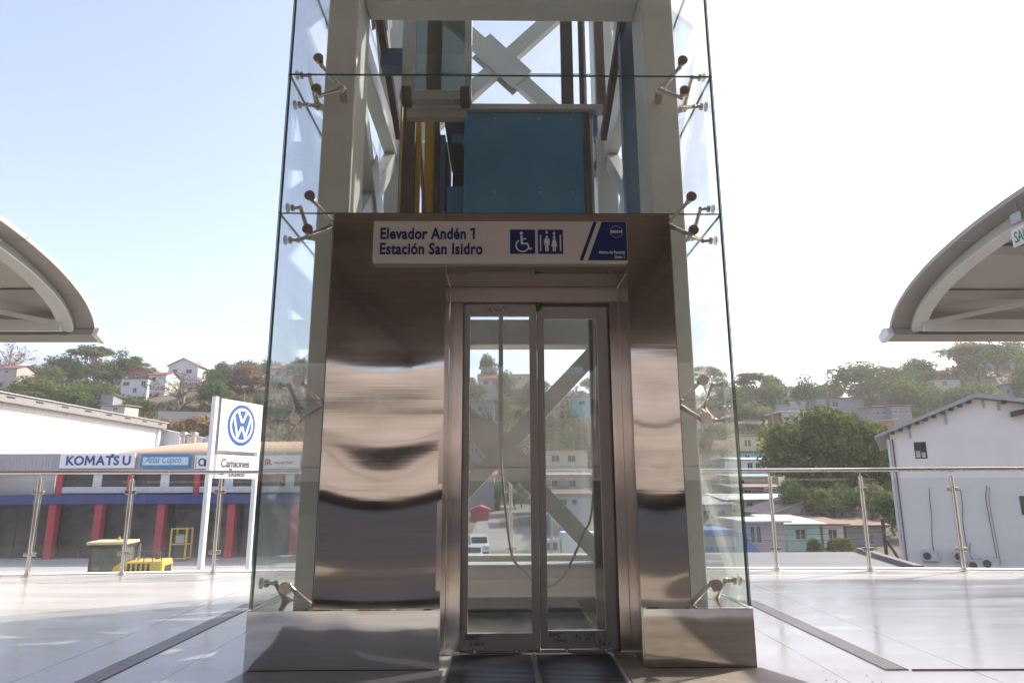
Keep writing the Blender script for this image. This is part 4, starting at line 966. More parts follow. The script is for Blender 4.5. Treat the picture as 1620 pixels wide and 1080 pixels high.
H('turquoise house seen through the right door glass', 905, 940, 628, 646, 180, TURQ, ZINC, 7, 'shed', ((.3,.3,.6,.7),), rh=.6)
H('long cream house with purple awning seen through the right door glass', 866, 930, 712, 738, 120, CREAM, mat('purple_awning', (.30,.06,.22), .6), 7, 'shed', ((.1,.3,.3,.7),(.5,.3,.7,.7)), rh=.4)
H('brick house with long pale roof seen through the right door glass', 862, 932, 752, 775, 104, BEIGE, ZINC, 7, 'shed', ((.1,.2,.3,.7),(.55,.2,.7,.7)), rh=.8)
H('low white house above the parked trucks, seen through the right door glass', 880, 935, 783, 802, 96, WHITEW, RUSTR, 8, 'shed', ((.1,.2,.3,.7),(.45,.2,.6,.7)), rh=.8)
H('low grey house above the street seen through the left door glass', 742, 782, 752, 776, 125, GREYW, REDR, 8, 'shed', ((.2,.3,.5,.7),), rh=.8)
H('long ruined grey house with teal roof edge under the broad crown', 1292, 1368, 630, 650, 172, GREYW, TEALR, 7, 'shed', ((.32,.35,.46,.8),), door=(.20,0,.27,.9), rh=-.8)
H('green house left of the dark pointed tree', 1226, 1250, 618, 632, 178, GREENW, ZINC, 6, 'shed', ((.55,.3,.8,.8),), rh=.6)
H('small cream outbuilding under the pointed tree with yellow posts', 1250, 1292, 634, 644, 176, BEIGE, RUSTR, 5, 'shed', ((.25,.2,.42,.9),(.6,.2,.75,.9)), rh=.3)
H('grey block cabin pair on the right slope, left cabin', 1378, 1408, 644, 662, 142, GREYW, ZINC, 6, 'shed', ((.3,.35,.45,.65),(.65,.35,.8,.65)), rh=.4)
H('grey block cabin with three windows right of its twin on the right slope', 1410, 1443, 642, 660, 140, GREYW, ZINC, 6, 'shed', ((.12,.35,.28,.65),(.42,.35,.56,.65),(.68,.35,.84,.65)), rh=.4)
H('shack with long pale roof and orange wall over the mango tree', 1376, 1415, 668, 676, 118, wallm('orange_wall', (.40,.18,.07)), WHR, 6, 'shed_side', ((.3,.1,.5,.8),), rh=.5)
H('grey house with dark window at the right edge below the canopy', 1596, 1640, 566, 588, 182, GREYW, TEALR, 8, 'shed', ((.32,.35,.46,.8),), rh=.8)
H('pale blue house between dark trees under the right canopy', 1545, 1592, 566, 584, 186, wallm('pale_blue_wall', (.42,.50,.50)), ZINC, 7, 'shed', ((.2,.3,.35,.7),(.6,.3,.75,.7)), rh=.6)
H('grey concrete house with blue barrel just above the white gabled building', 1598, 1640, 606, 624, 150, GREYW, ZINC, 7, 'flat', ((.25,.4,.45,.8),), rh=.3)
H('low shack with rusty roof in the trees below the right canopy tip', 1478, 1520, 600, 612, 172, BEIGE, RUSTR, 6, 'shed', ((.3,.2,.5,.8),), rh=.5)
H('yellow green two storey house beside the tower on the right', 1166, 1208, 690, 712, 118, YELW, RUSTR, 7, 'shed', ((.28,.3,.38,.75),(.42,.3,.52,.75)), rh=.6)
H('turquoise lower storey house beneath the yellow green house', 1172, 1214, 715, 735, 114, TURQ, RUSTR, 6, 'shed', ((.15,.3,.35,.8),(.6,.2,.8,.75)), rh=.3)
H('small white house with dark doorways right beside the tower above the handrail', 1166, 1217, 728, 752, 104, WHITEW, WHR, 6, 'shed', ((.32,.2,.5,.85),(.58,.2,.74,.85)), rh=.5)
H('cream house with green side roof below the handrail beside the tower', 1160, 1232, 755, 768, 96, CREAM, GREENW, 6, 'shed', ((.1,.2,.25,.8),), rh=.4)
H('long rust brown roofed house below the handrail', 1160, 1242, 772, 782, 90, GREYW, RUSTR, 6, 'shed', ((.2,.2,.35,.8),(.6,.2,.8,.8)), rh=.5)
H('long white roofed grey green house behind the first railing posts', 1150, 1276, 792, 802, 82, YELW, WHR, 7, 'shed', ((.25,.15,.33,.85),(.55,.15,.7,.85)), rh=.6)
H('wide beige house with low gable roof behind the mint house', 1222, 1350, 812, 842, 70, BEIGE, RUSTR, 8, 'gable_front', ((.18,.4,.30,.8),(.50,.45,.56,.7),(.68,.2,.86,.75)), rh=1.4)
H('mint green house with laundry behind the right railing', 1244, 1300, 831, 866, 62, MINT, WHR, 7, 'shed', ((.25,.35,.58,.85),), rh=.5)
H('white house front right of the mint green house', 1301, 1337, 831, 866, 63, WHITEW, RUSTR, 7, 'shed', ((.25,.25,.7,.85),), rh=.6)
H('long weathered grey house wall right of the white house front', 1338, 1402, 833, 872, 64, GREYW, RUSTR, 7, 'shed', ((.55,.3,.7,.7),), rh=.6)
H('open fronted shack with thin posts and pale flat roof beside the tower', 1184, 1243, 826, 866, 58, PINKW, WHR, 7, 'flat', ((.05,.2,.16,.85),(.22,.2,.34,.85),(.66,.1,.78,.85)), rh=.3)
H('row of low roofs far beyond the tower glass above the blue tent', 1100, 1160, 800, 822, 80, WHITEW, ZINC, 6, 'shed', ((.2,.3,.4,.7),(.6,.3,.8,.7)), rh=.8)
# arched veranda house
A = at(1236, 652, 152); B = at(1308, 690, 152)
o = thing('arcade_house', 'pinkish house with a veranda of round arches on the right slope', 'house', ((A.x+B.x)/2, 155, B.z)); W = B.x-A.x; Hh = A.z-B.z
mb = MB(); n = 5; poly = [(A.x, B.z-3), (B.x, B.z-3), (B.x, A.z)]
mb.box(A.x, B.x, 151.6, 152, B.z-3, B.z+Hh*.28); mb.box(A.x, B.x, 151.6, 152, B.z+Hh*.80, A.z)
cwid = W/n
for k in range(n):
    c = A.x+cwid*(k+.5); r = cwid*.40; zc = B.z+Hh*.48; zt = B.z+Hh*.80
    for s_ in (-1, 1):
        pts = [(c+s_*cwid/2, B.z+Hh*.28), (c+s_*cwid/2, zt)]+[(c+s_*r*sin(t*pi/2/6), min(zc+r*.8*cos(t*pi/2/6), zt-.01)) for t in range(7)]+[(c+s_*r, B.z+Hh*.28)]
        mb.prism(pts, 151.6, 152)
mb.build('arcade', PINKW, o)
MB().box(A.x, B.x, 154, 160, B.z-3, A.z).build('wall', wallm('red_brown_room_wall', (.30,.12,.09)), o); MB().box(A.x-.6, B.x+2.5, 151.2, 160.5, A.z+.01, A.z+.35).build('roof', WHR, o)  # plain red-brown wall set back behind the arches
# retaining walls
def wall_px(name, label, pts, y, th, m_, cat='wall'):
    mb = MB(); P = [at(px, py, y) for px, py in pts]; mb.prism([(p.x, p.z) for p in P], y, y+th); return tag(mb.build(name, m_, org=P[0]), label, cat) if False else _place(mb, name, m_, P[0], label, cat)
def _place(mb, name, m_, org, label, cat):
    o = mb.build(name, m_, org=Vector(org)); o.location = org; return tag(o, label, cat)
wall_px('retaining_wall', 'tall grey concrete retaining wall under the pointed tree on the right hill', [(1232,720),(1320,700),(1370,668),(1370,650),(1292,652),(1250,643),(1232,643)], 168, .6, GREYW)
wall_px('retaining_wall', 'long pale concrete wall crossing the dry slope below the bare tree', [(250,668),(345,668),(345,652),(250,650)], 146, .4, wallm('pale_concrete_wall', (.45,.41,.37)))
wall_px('retaining_wall', 'grey block wall above the mango tree at the middle of the right slope', [(1300,668),(1372,668),(1372,655),(1300,655)], 150, .5, GREYW)
# trees that fill the slopes
rf = random.Random(21)
def fill(n, a0, a1, y0, y1, kinds, lab, grp, hmin=4, hmax=8):
    k = 0
    while k < n:
        y = rf.uniform(y0, y1); a = rf.uniform(a0, a1); x = a*y; kd, vr = rf.choice(kinds); h = rf.uniform(hmin, hmax)
        px = 785+FPX*a/1.0; m_ = 14
        m_ = 14 if abs(a) > .31 else 1
        if any(p0-m_ < px*1.0 < p1+m_ and y < hy+2 and y > hy-(50 if abs(a) > .31 else 16) for p0, p1, hy in HOUSES): k += .25; continue
        tree(kd, vr, x, 0, y, h*rf.uniform(.8, 1.35) if kd != 'palm' else h*.8, lab, grp, ztop=ground_z(x, y)+h); k += 1
KB = [('bushy',0),('bushy',1),('bushy',2),('bushy',3),('shrub',0),('shrub',1),('palm',0),('bushy',0),('bushy',1),('bushy',2)]
fill(64, -.80, -.30, 158, 232, KB, 'mixed green tree filling the hillside behind the warehouse and shops', GL_, 4, 9)
fill(12, -.80, -.30, 136, 156, [('shrub',1),('shrub',3),('bare',0)], 'low dry bush on the bare slope above the shops', 'dry bushes above the shops', 2, 4)
for px, pyt, y, w, kd in ((750,600,200,34,'bushy'),(765,640,162,40,'shrub'),(790,625,185,34,'bushy'),(800,650,175,50,'bushy'),(825,640,180,44,'bushy'),(835,680,160,46,'bushy'),(812,700,150,40,'shrub'),(870,650,170,36,'bushy'),(890,668,160,44,'shrub'),(925,655,165,40,'bushy'),(880,690,150,50,'bushy'),(935,690,150,44,'bushy'),(860,620,205,30,'bushy'),(825,735,135,36,'bushy'),(905,740,112,30,'shrub'),(850,765,105,20,'palm')):
    tree(kd, px % 2, px, pyt, y, w, 'mixed green tree on the hillside seen through the glass tower', GC_)
fill(70, -.30, .30, 160, 236, KB, 'mixed green tree on the hillside seen through the glass tower', GC_, 4.5, 9)
fill(22, -.07, .30, 95, 158, [('bushy',0),('shrub',0),('bushy',1),('palm',1)], 'green tree among the houses seen through the lower tower glass', GC_, 3, 6)
fill(90, .32, .86, 150, 245, KB, 'mixed green tree filling the right hillside between the houses', GR_, 4.5, 9.5)
fill(34, .32, .62, 80, 148, [('bushy',0),('bushy',1),('shrub',0),('palm',1)], 'green tree between the houses low on the right slope', GR_, 3.5, 6.5)
fill(20, .56, .86, 108, 160, [('bushy',0),('shrub',0),('shrub',1)], 'bushy tree on the steep slope behind the white gabled building', GR_, 3, 6)
for px, pyt, y, w in ((1250,752,72,60),(1285,765,70,70),(1330,760,71,80),(1372,755,73,70),(1405,770,68,60),(1420,790,66,50),(1245,785,74,40)): tree('bushy' if w > 55 else 'shrub', 1 if w % 20 else 0, px, pyt, y, w, 'dark green foliage under the mango tree, seen through the right railing glass', 'greenery below the mango tree')
tree('palm', 1, 1300, 752, 69, 42, 'banana like plant with pale drooping leaves below the mango tree')
# dry grass mound left
rnd = random.Random(3); lb = []
for k in range(16):
    q = at(265+k*6, 672+5*sin(k*.5), 132); lb.append((q.x, 132+rnd.uniform(-2,2), q.z-1.5, 2.2, 2, 2.2))
o = leaves(rnd, lb, 9000, .32, asp=3.5).build('dry_grass', leaf_mat('dry_grass_blades', (.20,.14,.07), (.33,.22,.11), (.50,.36,.19)), fix=False); stuff(o, 'clump of tall dry golden grass on the slope above the shops', 'grass')
# ground cover on the hills
rnd = random.Random(9); mb = MB()
for _ in range(26000):
    y = 125*(260/125)**rnd.random(); a = rnd.uniform(-.85, .92); x = a*y
    if -.08 < a < .3 and y < 150: continue
    z = ground_z(x, y)+.25; s_ = rnd.uniform(.5, 1.3); t = rnd.uniform(0, 6.28); o = len(mb.v)
    if noise.noise((x*.05, y*.05, 1)) < -.12: continue
    mb.v += [(x-s_*cos(t)*.5, y-s_*sin(t)*.5, z), (x+s_*cos(t)*.5, y+s_*sin(t)*.5, z), (x+rnd.gauss(0,.4), y+rnd.gauss(0,.4), z+s_*rnd.uniform(.6, 1.4))]; mb.f.append([o, o+1, o+2])
mb.mi = [0]*len(mb.f); mb.sm = [False]*len(mb.f)
stuff(mb.build('undergrowth', leaf_mat('undergrowth_leaves', (.035,.045,.015), (.10,.10,.035), (.22,.17,.09)), fix=False), 'low green and brown undergrowth covering the hillsides', 'undergrowth')
# ------------------------------------------------------------------ machinery shop with signs
YK = 72.0
MAROON = wallm('maroon_wall', (.30,.09,.10), (.2,.08,.08), .3); FASCIA = mat('ribbed_grey_fascia', (.36,.355,.36), .6, var=.05)
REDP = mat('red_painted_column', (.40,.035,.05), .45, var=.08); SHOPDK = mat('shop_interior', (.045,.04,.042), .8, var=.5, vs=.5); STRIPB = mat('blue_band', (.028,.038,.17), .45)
TAN = mat('tan_roof_sheet', (.58,.40,.26), .7, var=.05, vs=.3); PALE = mat('pale_window_trim', (.55,.55,.56), .5)
sp = thing('machinery_shop', 'long two storey machinery shop with grey fascia, red columns and blue band', 'shop building', (-36, 80, -6.3))
XL, XR, ZG = -60, -8, -6.3
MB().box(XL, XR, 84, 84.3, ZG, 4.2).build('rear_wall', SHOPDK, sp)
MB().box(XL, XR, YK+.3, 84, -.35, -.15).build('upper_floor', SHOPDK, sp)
MB().box(XL-.3, XL, YK, 84, ZG, 4.2).build('side_wall', GREYW, sp); MB().box(XR, XR+.3, YK, 84, ZG, 4.2).build('side_wall', GREYW, sp)
mb = MB(); mb.box(-52.6, XR, YK, YK+.25, 2.2, 4.35)
x = -52.5
while x < XR-.3: mb.box(x, x+.10, YK-.05, YK-.001, 2.25, 4.3); x += .34
mb.build('fascia', FASCIA, sp)
mb = MB(); mb.box(-62, -52.8, YK-1.6, YK-1.3, ZG, 3.3); mb.build('maroon_wall', MAROON, sp)
MB().box(-53.9, -53.0, YK-1.4, YK-.9, ZG, 1.9).build('white_pillar', PALE, sp)
ux = lambda px: at(px, 760, YK).x
for px in (95, 207, 312, 410, 505): MB().tube([(ux(px), YK+.0, .10), (ux(px), YK+.0, 2.2)], .33, 14).build('round_column', REDP, sp)
mb = MB(); mb.box(ux(88), XR, YK-.05, YK+.35, .30, .93)
for px in (153, 260, 361, 458): mb.box(ux(px)-.45, ux(px)+.45, YK+.12, YK+.3, .932, 2.2)
mb.build('window_trim', PALE, sp)
for a, b in ((101,147),(159,201),(213,254),(266,306),(317,355),(367,403),(417,452),(465,500)): MB().box(ux(a), ux(b), YK+.2, YK+.26, .93, 2.2).build('window', WG, sp)
MB().box(ux(34), ux(86), YK+.1, YK+.3, .2, 2.2).build('wall_panel', wallm('panel_beige', (.40,.39,.36)), sp); MB().box(-52.6, ux(88), YK+.35, YK+.5, -.3, 2.2).build('wall_panel', wallm('panel_beige', (.40,.39,.36)), sp)
MB().box(-52.6, XR, YK-.9, YK-.08, -.78, .12).build('blue_band', STRIPB, sp)
for px in (90, 162, 260, 370, 470): xc = at(px, 795, YK).x; MB().bevbox(xc-.40, xc+.40, YK-.6, YK+.2, ZG, -.79, .08).build('red_column', REDP, sp)
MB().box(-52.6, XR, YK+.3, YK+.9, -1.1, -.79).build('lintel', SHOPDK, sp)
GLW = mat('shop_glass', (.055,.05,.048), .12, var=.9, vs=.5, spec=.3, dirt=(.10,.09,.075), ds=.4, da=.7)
for a, b in ((-52.5,-46.3),(-45.7,-41.4),(-41.0,-34.5),(-34.1,-27.4),(-27.0,-20),(-19.6,-8.2)):
    f = MB(); n = max(1, round((b-a)/2.2))
    for i in range(n+1): xx = a+(b-a)*i/n; f.box(xx-.05, xx+.05, YK+.9, YK+1.0, ZG, -1.1)
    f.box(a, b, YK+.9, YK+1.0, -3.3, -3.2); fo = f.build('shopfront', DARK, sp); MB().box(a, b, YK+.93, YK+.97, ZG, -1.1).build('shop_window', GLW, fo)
# things inside the shop front
MB().box(-60, -8, YK-1, YK+12, ZG, ZG+.12).build('floor_plinth', CONC, sp)
# tan curved roof rising behind the fascia
mb = MB(); nx, ny = 40, 10; xa_, xb_ = -42.5, XR
for jj in range(ny+1):
    t = jj/ny*pi/2
    for ii in range(nx+1):
        x = xa_+(xb_-xa_)*ii/nx; s_ = sqrt(max(0, 1-max(0, 1-(x-xa_)/11)**2)); mb.v.append((x, YK+.4+13*(1-cos(t)), 4.0+2.2*s_*sin(t)**.8*1.0))
for jj in range(ny):
    for ii in range(nx): a = jj*(nx+1)+ii; mb.f.append((a, a+1, a+nx+2, a+nx+1)); mb.mi.append(0); mb.sm.append(True)
mb.build('curved_roof', TAN, sp, fix=False)
for px in (291, 307):
    q = at(px, 686, YK+9); m = MB(); m.tube([(q.x, q.y, q.z-1.3), (q.x, q.y, q.z-.2)], .42, 12); m.sphere((q.x, q.y, q.z-.1), .58, 12, sc=(1,1,.7)); m.build('roof_vent', CHROME, sp)
def fsign(name, label, px0, px1, pyt, pyb, face, y=YK-.3):
    A = at(px0, pyt, y); B = at(px1, pyb, y); o = thing(name, label, 'sign', ((A.x+B.x)/2, y, B.z)); MB().bevbox(A.x, B.x, y, y+.2, B.z, A.z, .03).build('board', face, o); return o, A.x, B.x, B.z, A.z, y-.012
LWH = mat('sign_panel_white', (.70,.70,.70), .4, var=.02); KNAV = mat('sign_navy', (.035,.045,.22), .4)
o, x0, x1, z0, z1, y = fsign('shop_sign', 'white shop sign with bold navy capital lettering', 96, 212, 717, 740, LWH)
for ch, fx in zip('KOATSU', (0, .125, .468, .612, .732, .864)): text('lettering', ch, 1.30, (x0+.62+fx*6.75, y, z0+.34), (1,0,0), (0,0,1), KNAV, o, bold=.034, sx=1.0, ext=.01)
mx_, mz_, mh_ = x0+.62+.292*6.75, z0+.30, 1.0
mb = MB(); mb.prism([(mx_, mz_), (mx_+.22, mz_), (mx_+.24, mz_+mh_*.62), (mx_+.53, mz_+.12), (mx_+.82, mz_+mh_*.62), (mx_+.84, mz_), (mx_+1.06, mz_), (mx_+1.0, mz_+mh_), (mx_+.80, mz_+mh_), (mx_+.53, mz_+.52), (mx_+.26, mz_+mh_), (mx_+.06, mz_+mh_)], y-.01, y+.01); mb.build('lettering', KNAV, o)
MB().box(x0+.68*(x1-x0)-.03, x0+.68*(x1-x0)+.30, y, y+.02, z0+1.26, z0+1.45).build('lettering', KNAV, o)
o, x0, x1, z0, z1, y = fsign('shop_sign', 'blue and pale shop sign with slanted blue lettering', 225, 299, 718, 740, mat('sign_blue_border', (.05,.20,.38), .4))
MB().box(x0+.15, x1-.15, y-.005, y+.02, z0+.32, z1-.32).build('pale_field', mat('sign_pale_blue', (.50,.60,.66), .4), o)
text('lettering', 'Atlas Copco', .95, (x0+.35, y-.012, z0+.55), (1,0,0), (0,0,1), mat('sign_mid_blue', (.06,.22,.40), .4), o, bold=.012, sx=.78, shear=.35, ext=.005)
o, x0, x1, z0, z1, y = fsign('shop_sign', 'grey white shop sign with a black round mark and red letter', 309, 350, 720, 741, LWH)
mb = MB(); c = Vector((x0+.75, y, z0+.68)); pts = [c+Vector((.30*cos(a), 0, .34*sin(a))) for a in [radians(40+i*20) for i in range(14)]]; mb.tube(pts, .07, 6); mb.box(x0+.95, x0+1.25, y, y+.02, z0+.25, z0+.95); mb.build('round_mark', BLACK, o)
MB().box(x0+.12, x0+.16, y-.0, y+.02, z0+.1, z1-.1).build('border_line', BLACK, o); text('lettering', 'HI', .95, (x0+1.55, y, z0+.32), (1,0,0), (0,0,1), mat('sign_red', (.40,.04,.05), .4), o, bold=.05, ext=.01)
o, x0, x1, z0, z1, y = fsign('shop_sign', 'grey shop sign with red letter mark seen through the side glass of the tower', 414, 474, 720, 741, LWH)
text('lettering', 'IR', .85, (x0+.35, y, z0+.4), (1,0,0), (0,0,1), mat('sign_red', (.40,.04,.05), .4), o, bold=.05, ext=.01); text('lettering', 'Ingersoll Rand', .42, (x0+1.35, y, z0+.5), (1,0,0), (0,0,1), mat('sign_red', (.40,.04,.05), .4), o, bold=.01, ext=.01, sx=.8)

LY = mat('loader_yellow', (.62,.42,.05), .45, dirt=(.3,.22,.08), ds=1.5, da=.5)
def rack(px, m_, label, nm, w, h):
    q = at(px, 850, YK-2.5); x = q.x; o = thing(nm, label, 'machine', (x, YK-2.5, ZG)); mb = MB()
    for a in (-w/2, w/2):
        for b in (0, 1.2): mb.box(x+a-.07, x+a+.07, YK-2.5+b-.07, YK-2.5+b+.07, ZG+.2, ZG+h)
    for z in (.25, h*.5, h-.12): mb.box(x-w/2, x+w/2, YK-2.5, YK-1.3, ZG+z, ZG+z+.1)
    mb.build('frame', m_, o); MB().bevbox(x-w*.36, x+w*.36, YK-2.35, YK-1.45, ZG+.36, ZG+h*.48, .08).build('engine', DARK, o); MB().bevbox(x-w*.3, x+w*.3, YK-2.3, YK-1.5, ZG+h*.5+.11, ZG+h*.8, .08).build('tank', GREYAL, o)
rack(283, LY, 'yellow framed machine standing before the shop bay right of the third red column', 'generator_frame', 1.5, 3.2)
# big white warehouse at the left
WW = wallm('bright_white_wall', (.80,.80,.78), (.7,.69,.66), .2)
wh = thing('warehouse', 'big white warehouse with a long sloping grey eave at the left', 'warehouse', (-70, 100, -6.3))
MB().box(-82, -60.6, 74.5, 120, ZG, 10.3).build('wall', WW, wh)
MB().box(-82, -60.4, 74.3, 120.2, 10.3, 11.25).build('upper_wall', mat('dull_white_band', (.62,.61,.58), .8), wh)  # band a little greyer than the wall below it
mb = MB(); mb.prism([(-83, 12.8), (-59.3, 11.96), (-59.3, 12.06), (-83, 13.0)], 73.5, 121, 'y'); mb.build('roof', mat('pale_roof_metal', (.55,.54,.52), .5), wh)
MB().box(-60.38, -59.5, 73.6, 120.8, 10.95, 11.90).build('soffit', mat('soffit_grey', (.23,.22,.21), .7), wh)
for k in range(9): MB().box(-59.49, -59.44, 76+k*5.2, 77.4+k*5.2, 11.5, 11.66).build('vent', BLACK, wh)
MB().box(-60.7, -60.1, 119.5, 120.1, ZG, 11.2).build('corner_trim', LWH, wh)
lw = thing('low_hall', 'low white hall with slanting roof behind the shops, right of the warehouse', 'building', (-50, 122, 0))
a = at(245, 680, 122); b = at(345, 715, 122); mb = MB(); mb.prism([(a.x, a.z+.2), (a.x+9, a.z-1.6), (a.x+9, -6), (a.x, -6)], 121.5, 124); mb.build('wall', wallm('bluish_white_wall', (.55,.57,.60)), lw)
mb = MB(); mb.prism([(a.x+9.2, a.z-1.2), (a.x+18, a.z+.6), (a.x+18, -6), (a.x+9.2, -6)], 121.5, 124); mb.build('gable', wallm('bluish_grey_wall', (.40,.42,.44)), lw)
mb = MB(); mb.prism([(a.x-.2, a.z+.25), (a.x+9.4, a.z-1.65), (a.x+9.4, a.z-1.45), (a.x-.2, a.z+.5)], 121, 124.5); mb.build('roof', WHR, lw)

# ------------------------------------------------------------------ tall dealer sign with two faces
p1 = at(348, 630, 42); p2 = at(413, 642, 45.8); pz = -6.3
py_ = thing('pylon_sign', 'tall white sign on two posts with a round blue logo, facing the tower', 'pylon sign', (p1.x, 43.9, pz))
A = Vector((p1.x, 42, 0)); B = Vector((p2.x, 45.8, 0)); r_ = (B-A).normalized(); n_ = Vector((r_.y, -r_.x, 0)); LW = (B-A).length
PYW = mat('pylon_white', (.74,.74,.73), .35, var=.02)
def obox(name, s0, s1, t0, t1, z0, z1, m_, par):
    c = [A+r_*s0+n_*t0, A+r_*s1+n_*t0, A+r_*s1+n_*t1, A+r_*s0+n_*t1]; mb = MB(); mb.prism([(p.x, p.y) for p in c], z0, z1, 'z'); return mb.build(name, m_, par)
obox('post', -.34, -.08, -.30, .0, pz, p1.z+.1, PYW, py_); obox('post', LW+.02, LW+.2, -.30, .0, pz, p1.z+.0, PYW, py_)
obox('frame_gap', -.049, .10, -.3, .0, 3.0, p1.z, mat('pylon_gap_grey', (.12,.12,.12), .6), py_)
f1 = obox('upper_face', .12, LW, -.28, .06, 3.12, p1.z+.02, PYW, py_); f2_ = obox('lower_face', .12, LW, -.28, .06, 1.40, 2.85, PYW, py_)
zc = (3.12+p1.z)/2+.08; cc = A+r_*(LW*.53)+n_*.075+Vector((0,0,zc)); up = Vector((0,0,1)); VB = mat('logo_blue', (.015,.085,.30), .35, var=.15, vs=.6)
def lp(u, v, e=0): return cc+r_*u+up*v+n_*e
def disc(R, e, m_, nm):
    mb = MB(); mb.add([lp(0,0,e)]+[lp(R*cos(2*pi*i/48), R*sin(2*pi*i/48), e) for i in range(48)], [(0, i+1, (i+1) % 48+1) for i in range(48)]); return mb.build(nm, m_, py_, fix=False)
disc(1.32, 0, VB, 'logo_disc'); disc(1.10, .01, PYW, 'logo_ring'); disc(.93, .02, VB, 'logo_field')
mb = MB()
def stroke(u0, v0, u1, v1, w=.20): mb.bar(lp(u0, v0, .03), lp(u1, v1, .03), w, .01, up=n_)
for s_ in (-1, 1): stroke(s_*.40, .86, s_*.03, .17, .17); stroke(s_*.80, .50, s_*.37, -.80, .17); stroke(s_*.37, -.80, s_*.03, -.10, .17)
mb.build('logo_letters', PYW, py_)
text('lettering', 'Camiones', .72, A+r_*.50+n_*.075+up*2.10, r_, up, mat('sign_charcoal', (.07,.07,.075), .5), py_, bold=.018, ext=.01, sx=.92)
text('lettering', 'Buses', .72, A+r_*1.25+n_*.075+up*1.52, r_, up, mat('sign_charcoal', (.07,.07,.075), .5), py_, bold=.018, ext=.01, sx=.92)

# ------------------------------------------------------------------ loaders
LY = mat('loader_yellow', (.62,.42,.05), .45, dirt=(.3,.22,.08), ds=1.5, da=.5); LYP = mat('loader_cream_roof', (.62,.54,.30), .5)
mb = MB(); mb.box(-42, -12, 32.4, 44, -6.26, -5.2); struct(mb.build('raised_yard', CONC))
def loader(label, x, y, rz):
    o = thing('wheel_loader', label, 'wheel loader', (x, y, -5.19), rz=rz, local=True)
    w = .8
    MB().bevbox(-2.6, -.85, -w, w, 1.0, 2.55, .12).build('engine_hood', LY, o); MB().bevbox(.3, 2.2, -.6, .6, .8, 1.6, .1).build('front_frame', LY, o)
    c = MB()
    for sx in (-.75, .72):
        for sy in (-.72, .72): c.box(sx-.05, sx+.05, sy-.05, sy+.05, 1.7, 3.35)
    c.box(-.8, .77, -.77, .77, 1.5, 1.75); cab = c.build('cab', DARK, o); MB().bevbox(-.9, .95, -.86, .86, 3.35, 3.5, .05).build('cab_roof', LYP, cab)
    g = MB(); g.box(-.70, .67, -.74, -.72, 1.75, 3.34); g.box(-.70, .67, .72, .74, 1.75, 3.34); g.box(.72, .74, -.67, .67, 1.75, 3.34); g.box(-.77, -.75, -.67, .67, 1.75, 3.34); g.build('cab_glass', glass_mat('loader_cab_glass', (.55,.60,.56), .3, (.22,.24,.21)), cab); MB().box(-.6, -.1, -.35, .35, 1.76, 2.7).build('driver_seat', BLACK, cab); MB().bevbox(-.82, .80, -.80, .80, 3.2, 3.34, .02).build('cab_header', DARK, cab)
    MB().tube([(-1.3, .3, 2.5), (-1.3, .3, 3.35)], .07, 10).build('exhaust_pipe', CHROME, o)
    hr = MB()
    for xx in (-2.5, -2.1, -1.7): hr.tube([(xx, .75, 2.5), (xx, .75, 3.0)], .02, 6)
    hr.tube([(-2.5, .75, 3.0), (-1.3, .75, 3.0)], .02, 6); hr.build('handrail', DARK, o)
    for wx in (-1.6, 1.5):
        for s_ in (-1, 1):
            ty = MB(); ty.tube([(wx, s_*.75, .75), (wx, s_*.85, .75), (wx, s_*1.25, .75), (wx, s_*1.3, .75)], .75, 22, radii=[.68,.75,.75,.68]); t = ty.build('wheel', BLACK, o); MB().tube([(wx, s_*1.27, .75), (wx, s_*1.32, .75)], .36, 16).build('rim', LY, t)
    gr = MB()
    for k in range(5): gr.box(-2.0+k*.22, -1.88+k*.22,   .801, .812, 1.6, 2.45)
    gr.box(-2.62, -2.605, -.5, .5, 1.4, 2.3); gr.build('grille', BLACK, o)
    for s_ in (-1, 1): MB().prism([(-.85, 1.55), (-.1, 1.55), (-.45, 2.35), (-.85, 2.6)], s_*.82-.12, s_*.82+.12).build('fender', LY, o)
    MB().tube([(-.2, 0, 3.5), (-.2, 0, 3.68)], .07, 10).build('beacon', mat('amber_lens', (.6,.25,.02), .3), o); MB().tube([(-2.0, -.3, 2.55), (-2.0, -.3, 2.85)], .12, 10).build('air_intake', DARK, o)
    for s_ in (-1, 1): MB().bar((1.2, s_*.4, 1.7), (3.2, s_*.4, .7), .14, .3).build('lift_arm', LY, o)
    b = MB(); b.prism([(3.1, .2), (4.3, .15), (4.35, .25), (3.3, .5), (3.2, 1.3), (3.05, 1.3)], -1.3, 1.3); b.build('bucket', LY, o)
    m = MB(); m.tube([(.75, -.78, 2.6), (1.2, -1.2, 2.75)], .02, 6); m.box(1.15, 1.2, -1.45, -1.1, 2.5, 3.0); m.build('mirror', DARK, o)
    return o
q = at(180, 866, 35); o_ = loader('yellow wheel loader with tall glazed cab parked beyond the left railing', q.x, q.y, pi+.15); 
q = at(30, 902, 33); o_ = loader('yellow loader at the far left of which only the pale cab roof shows', q.x-1, 28.5, pi+.2); o_.location.z = -6.25; o_.scale = (1, 1, 1.12)

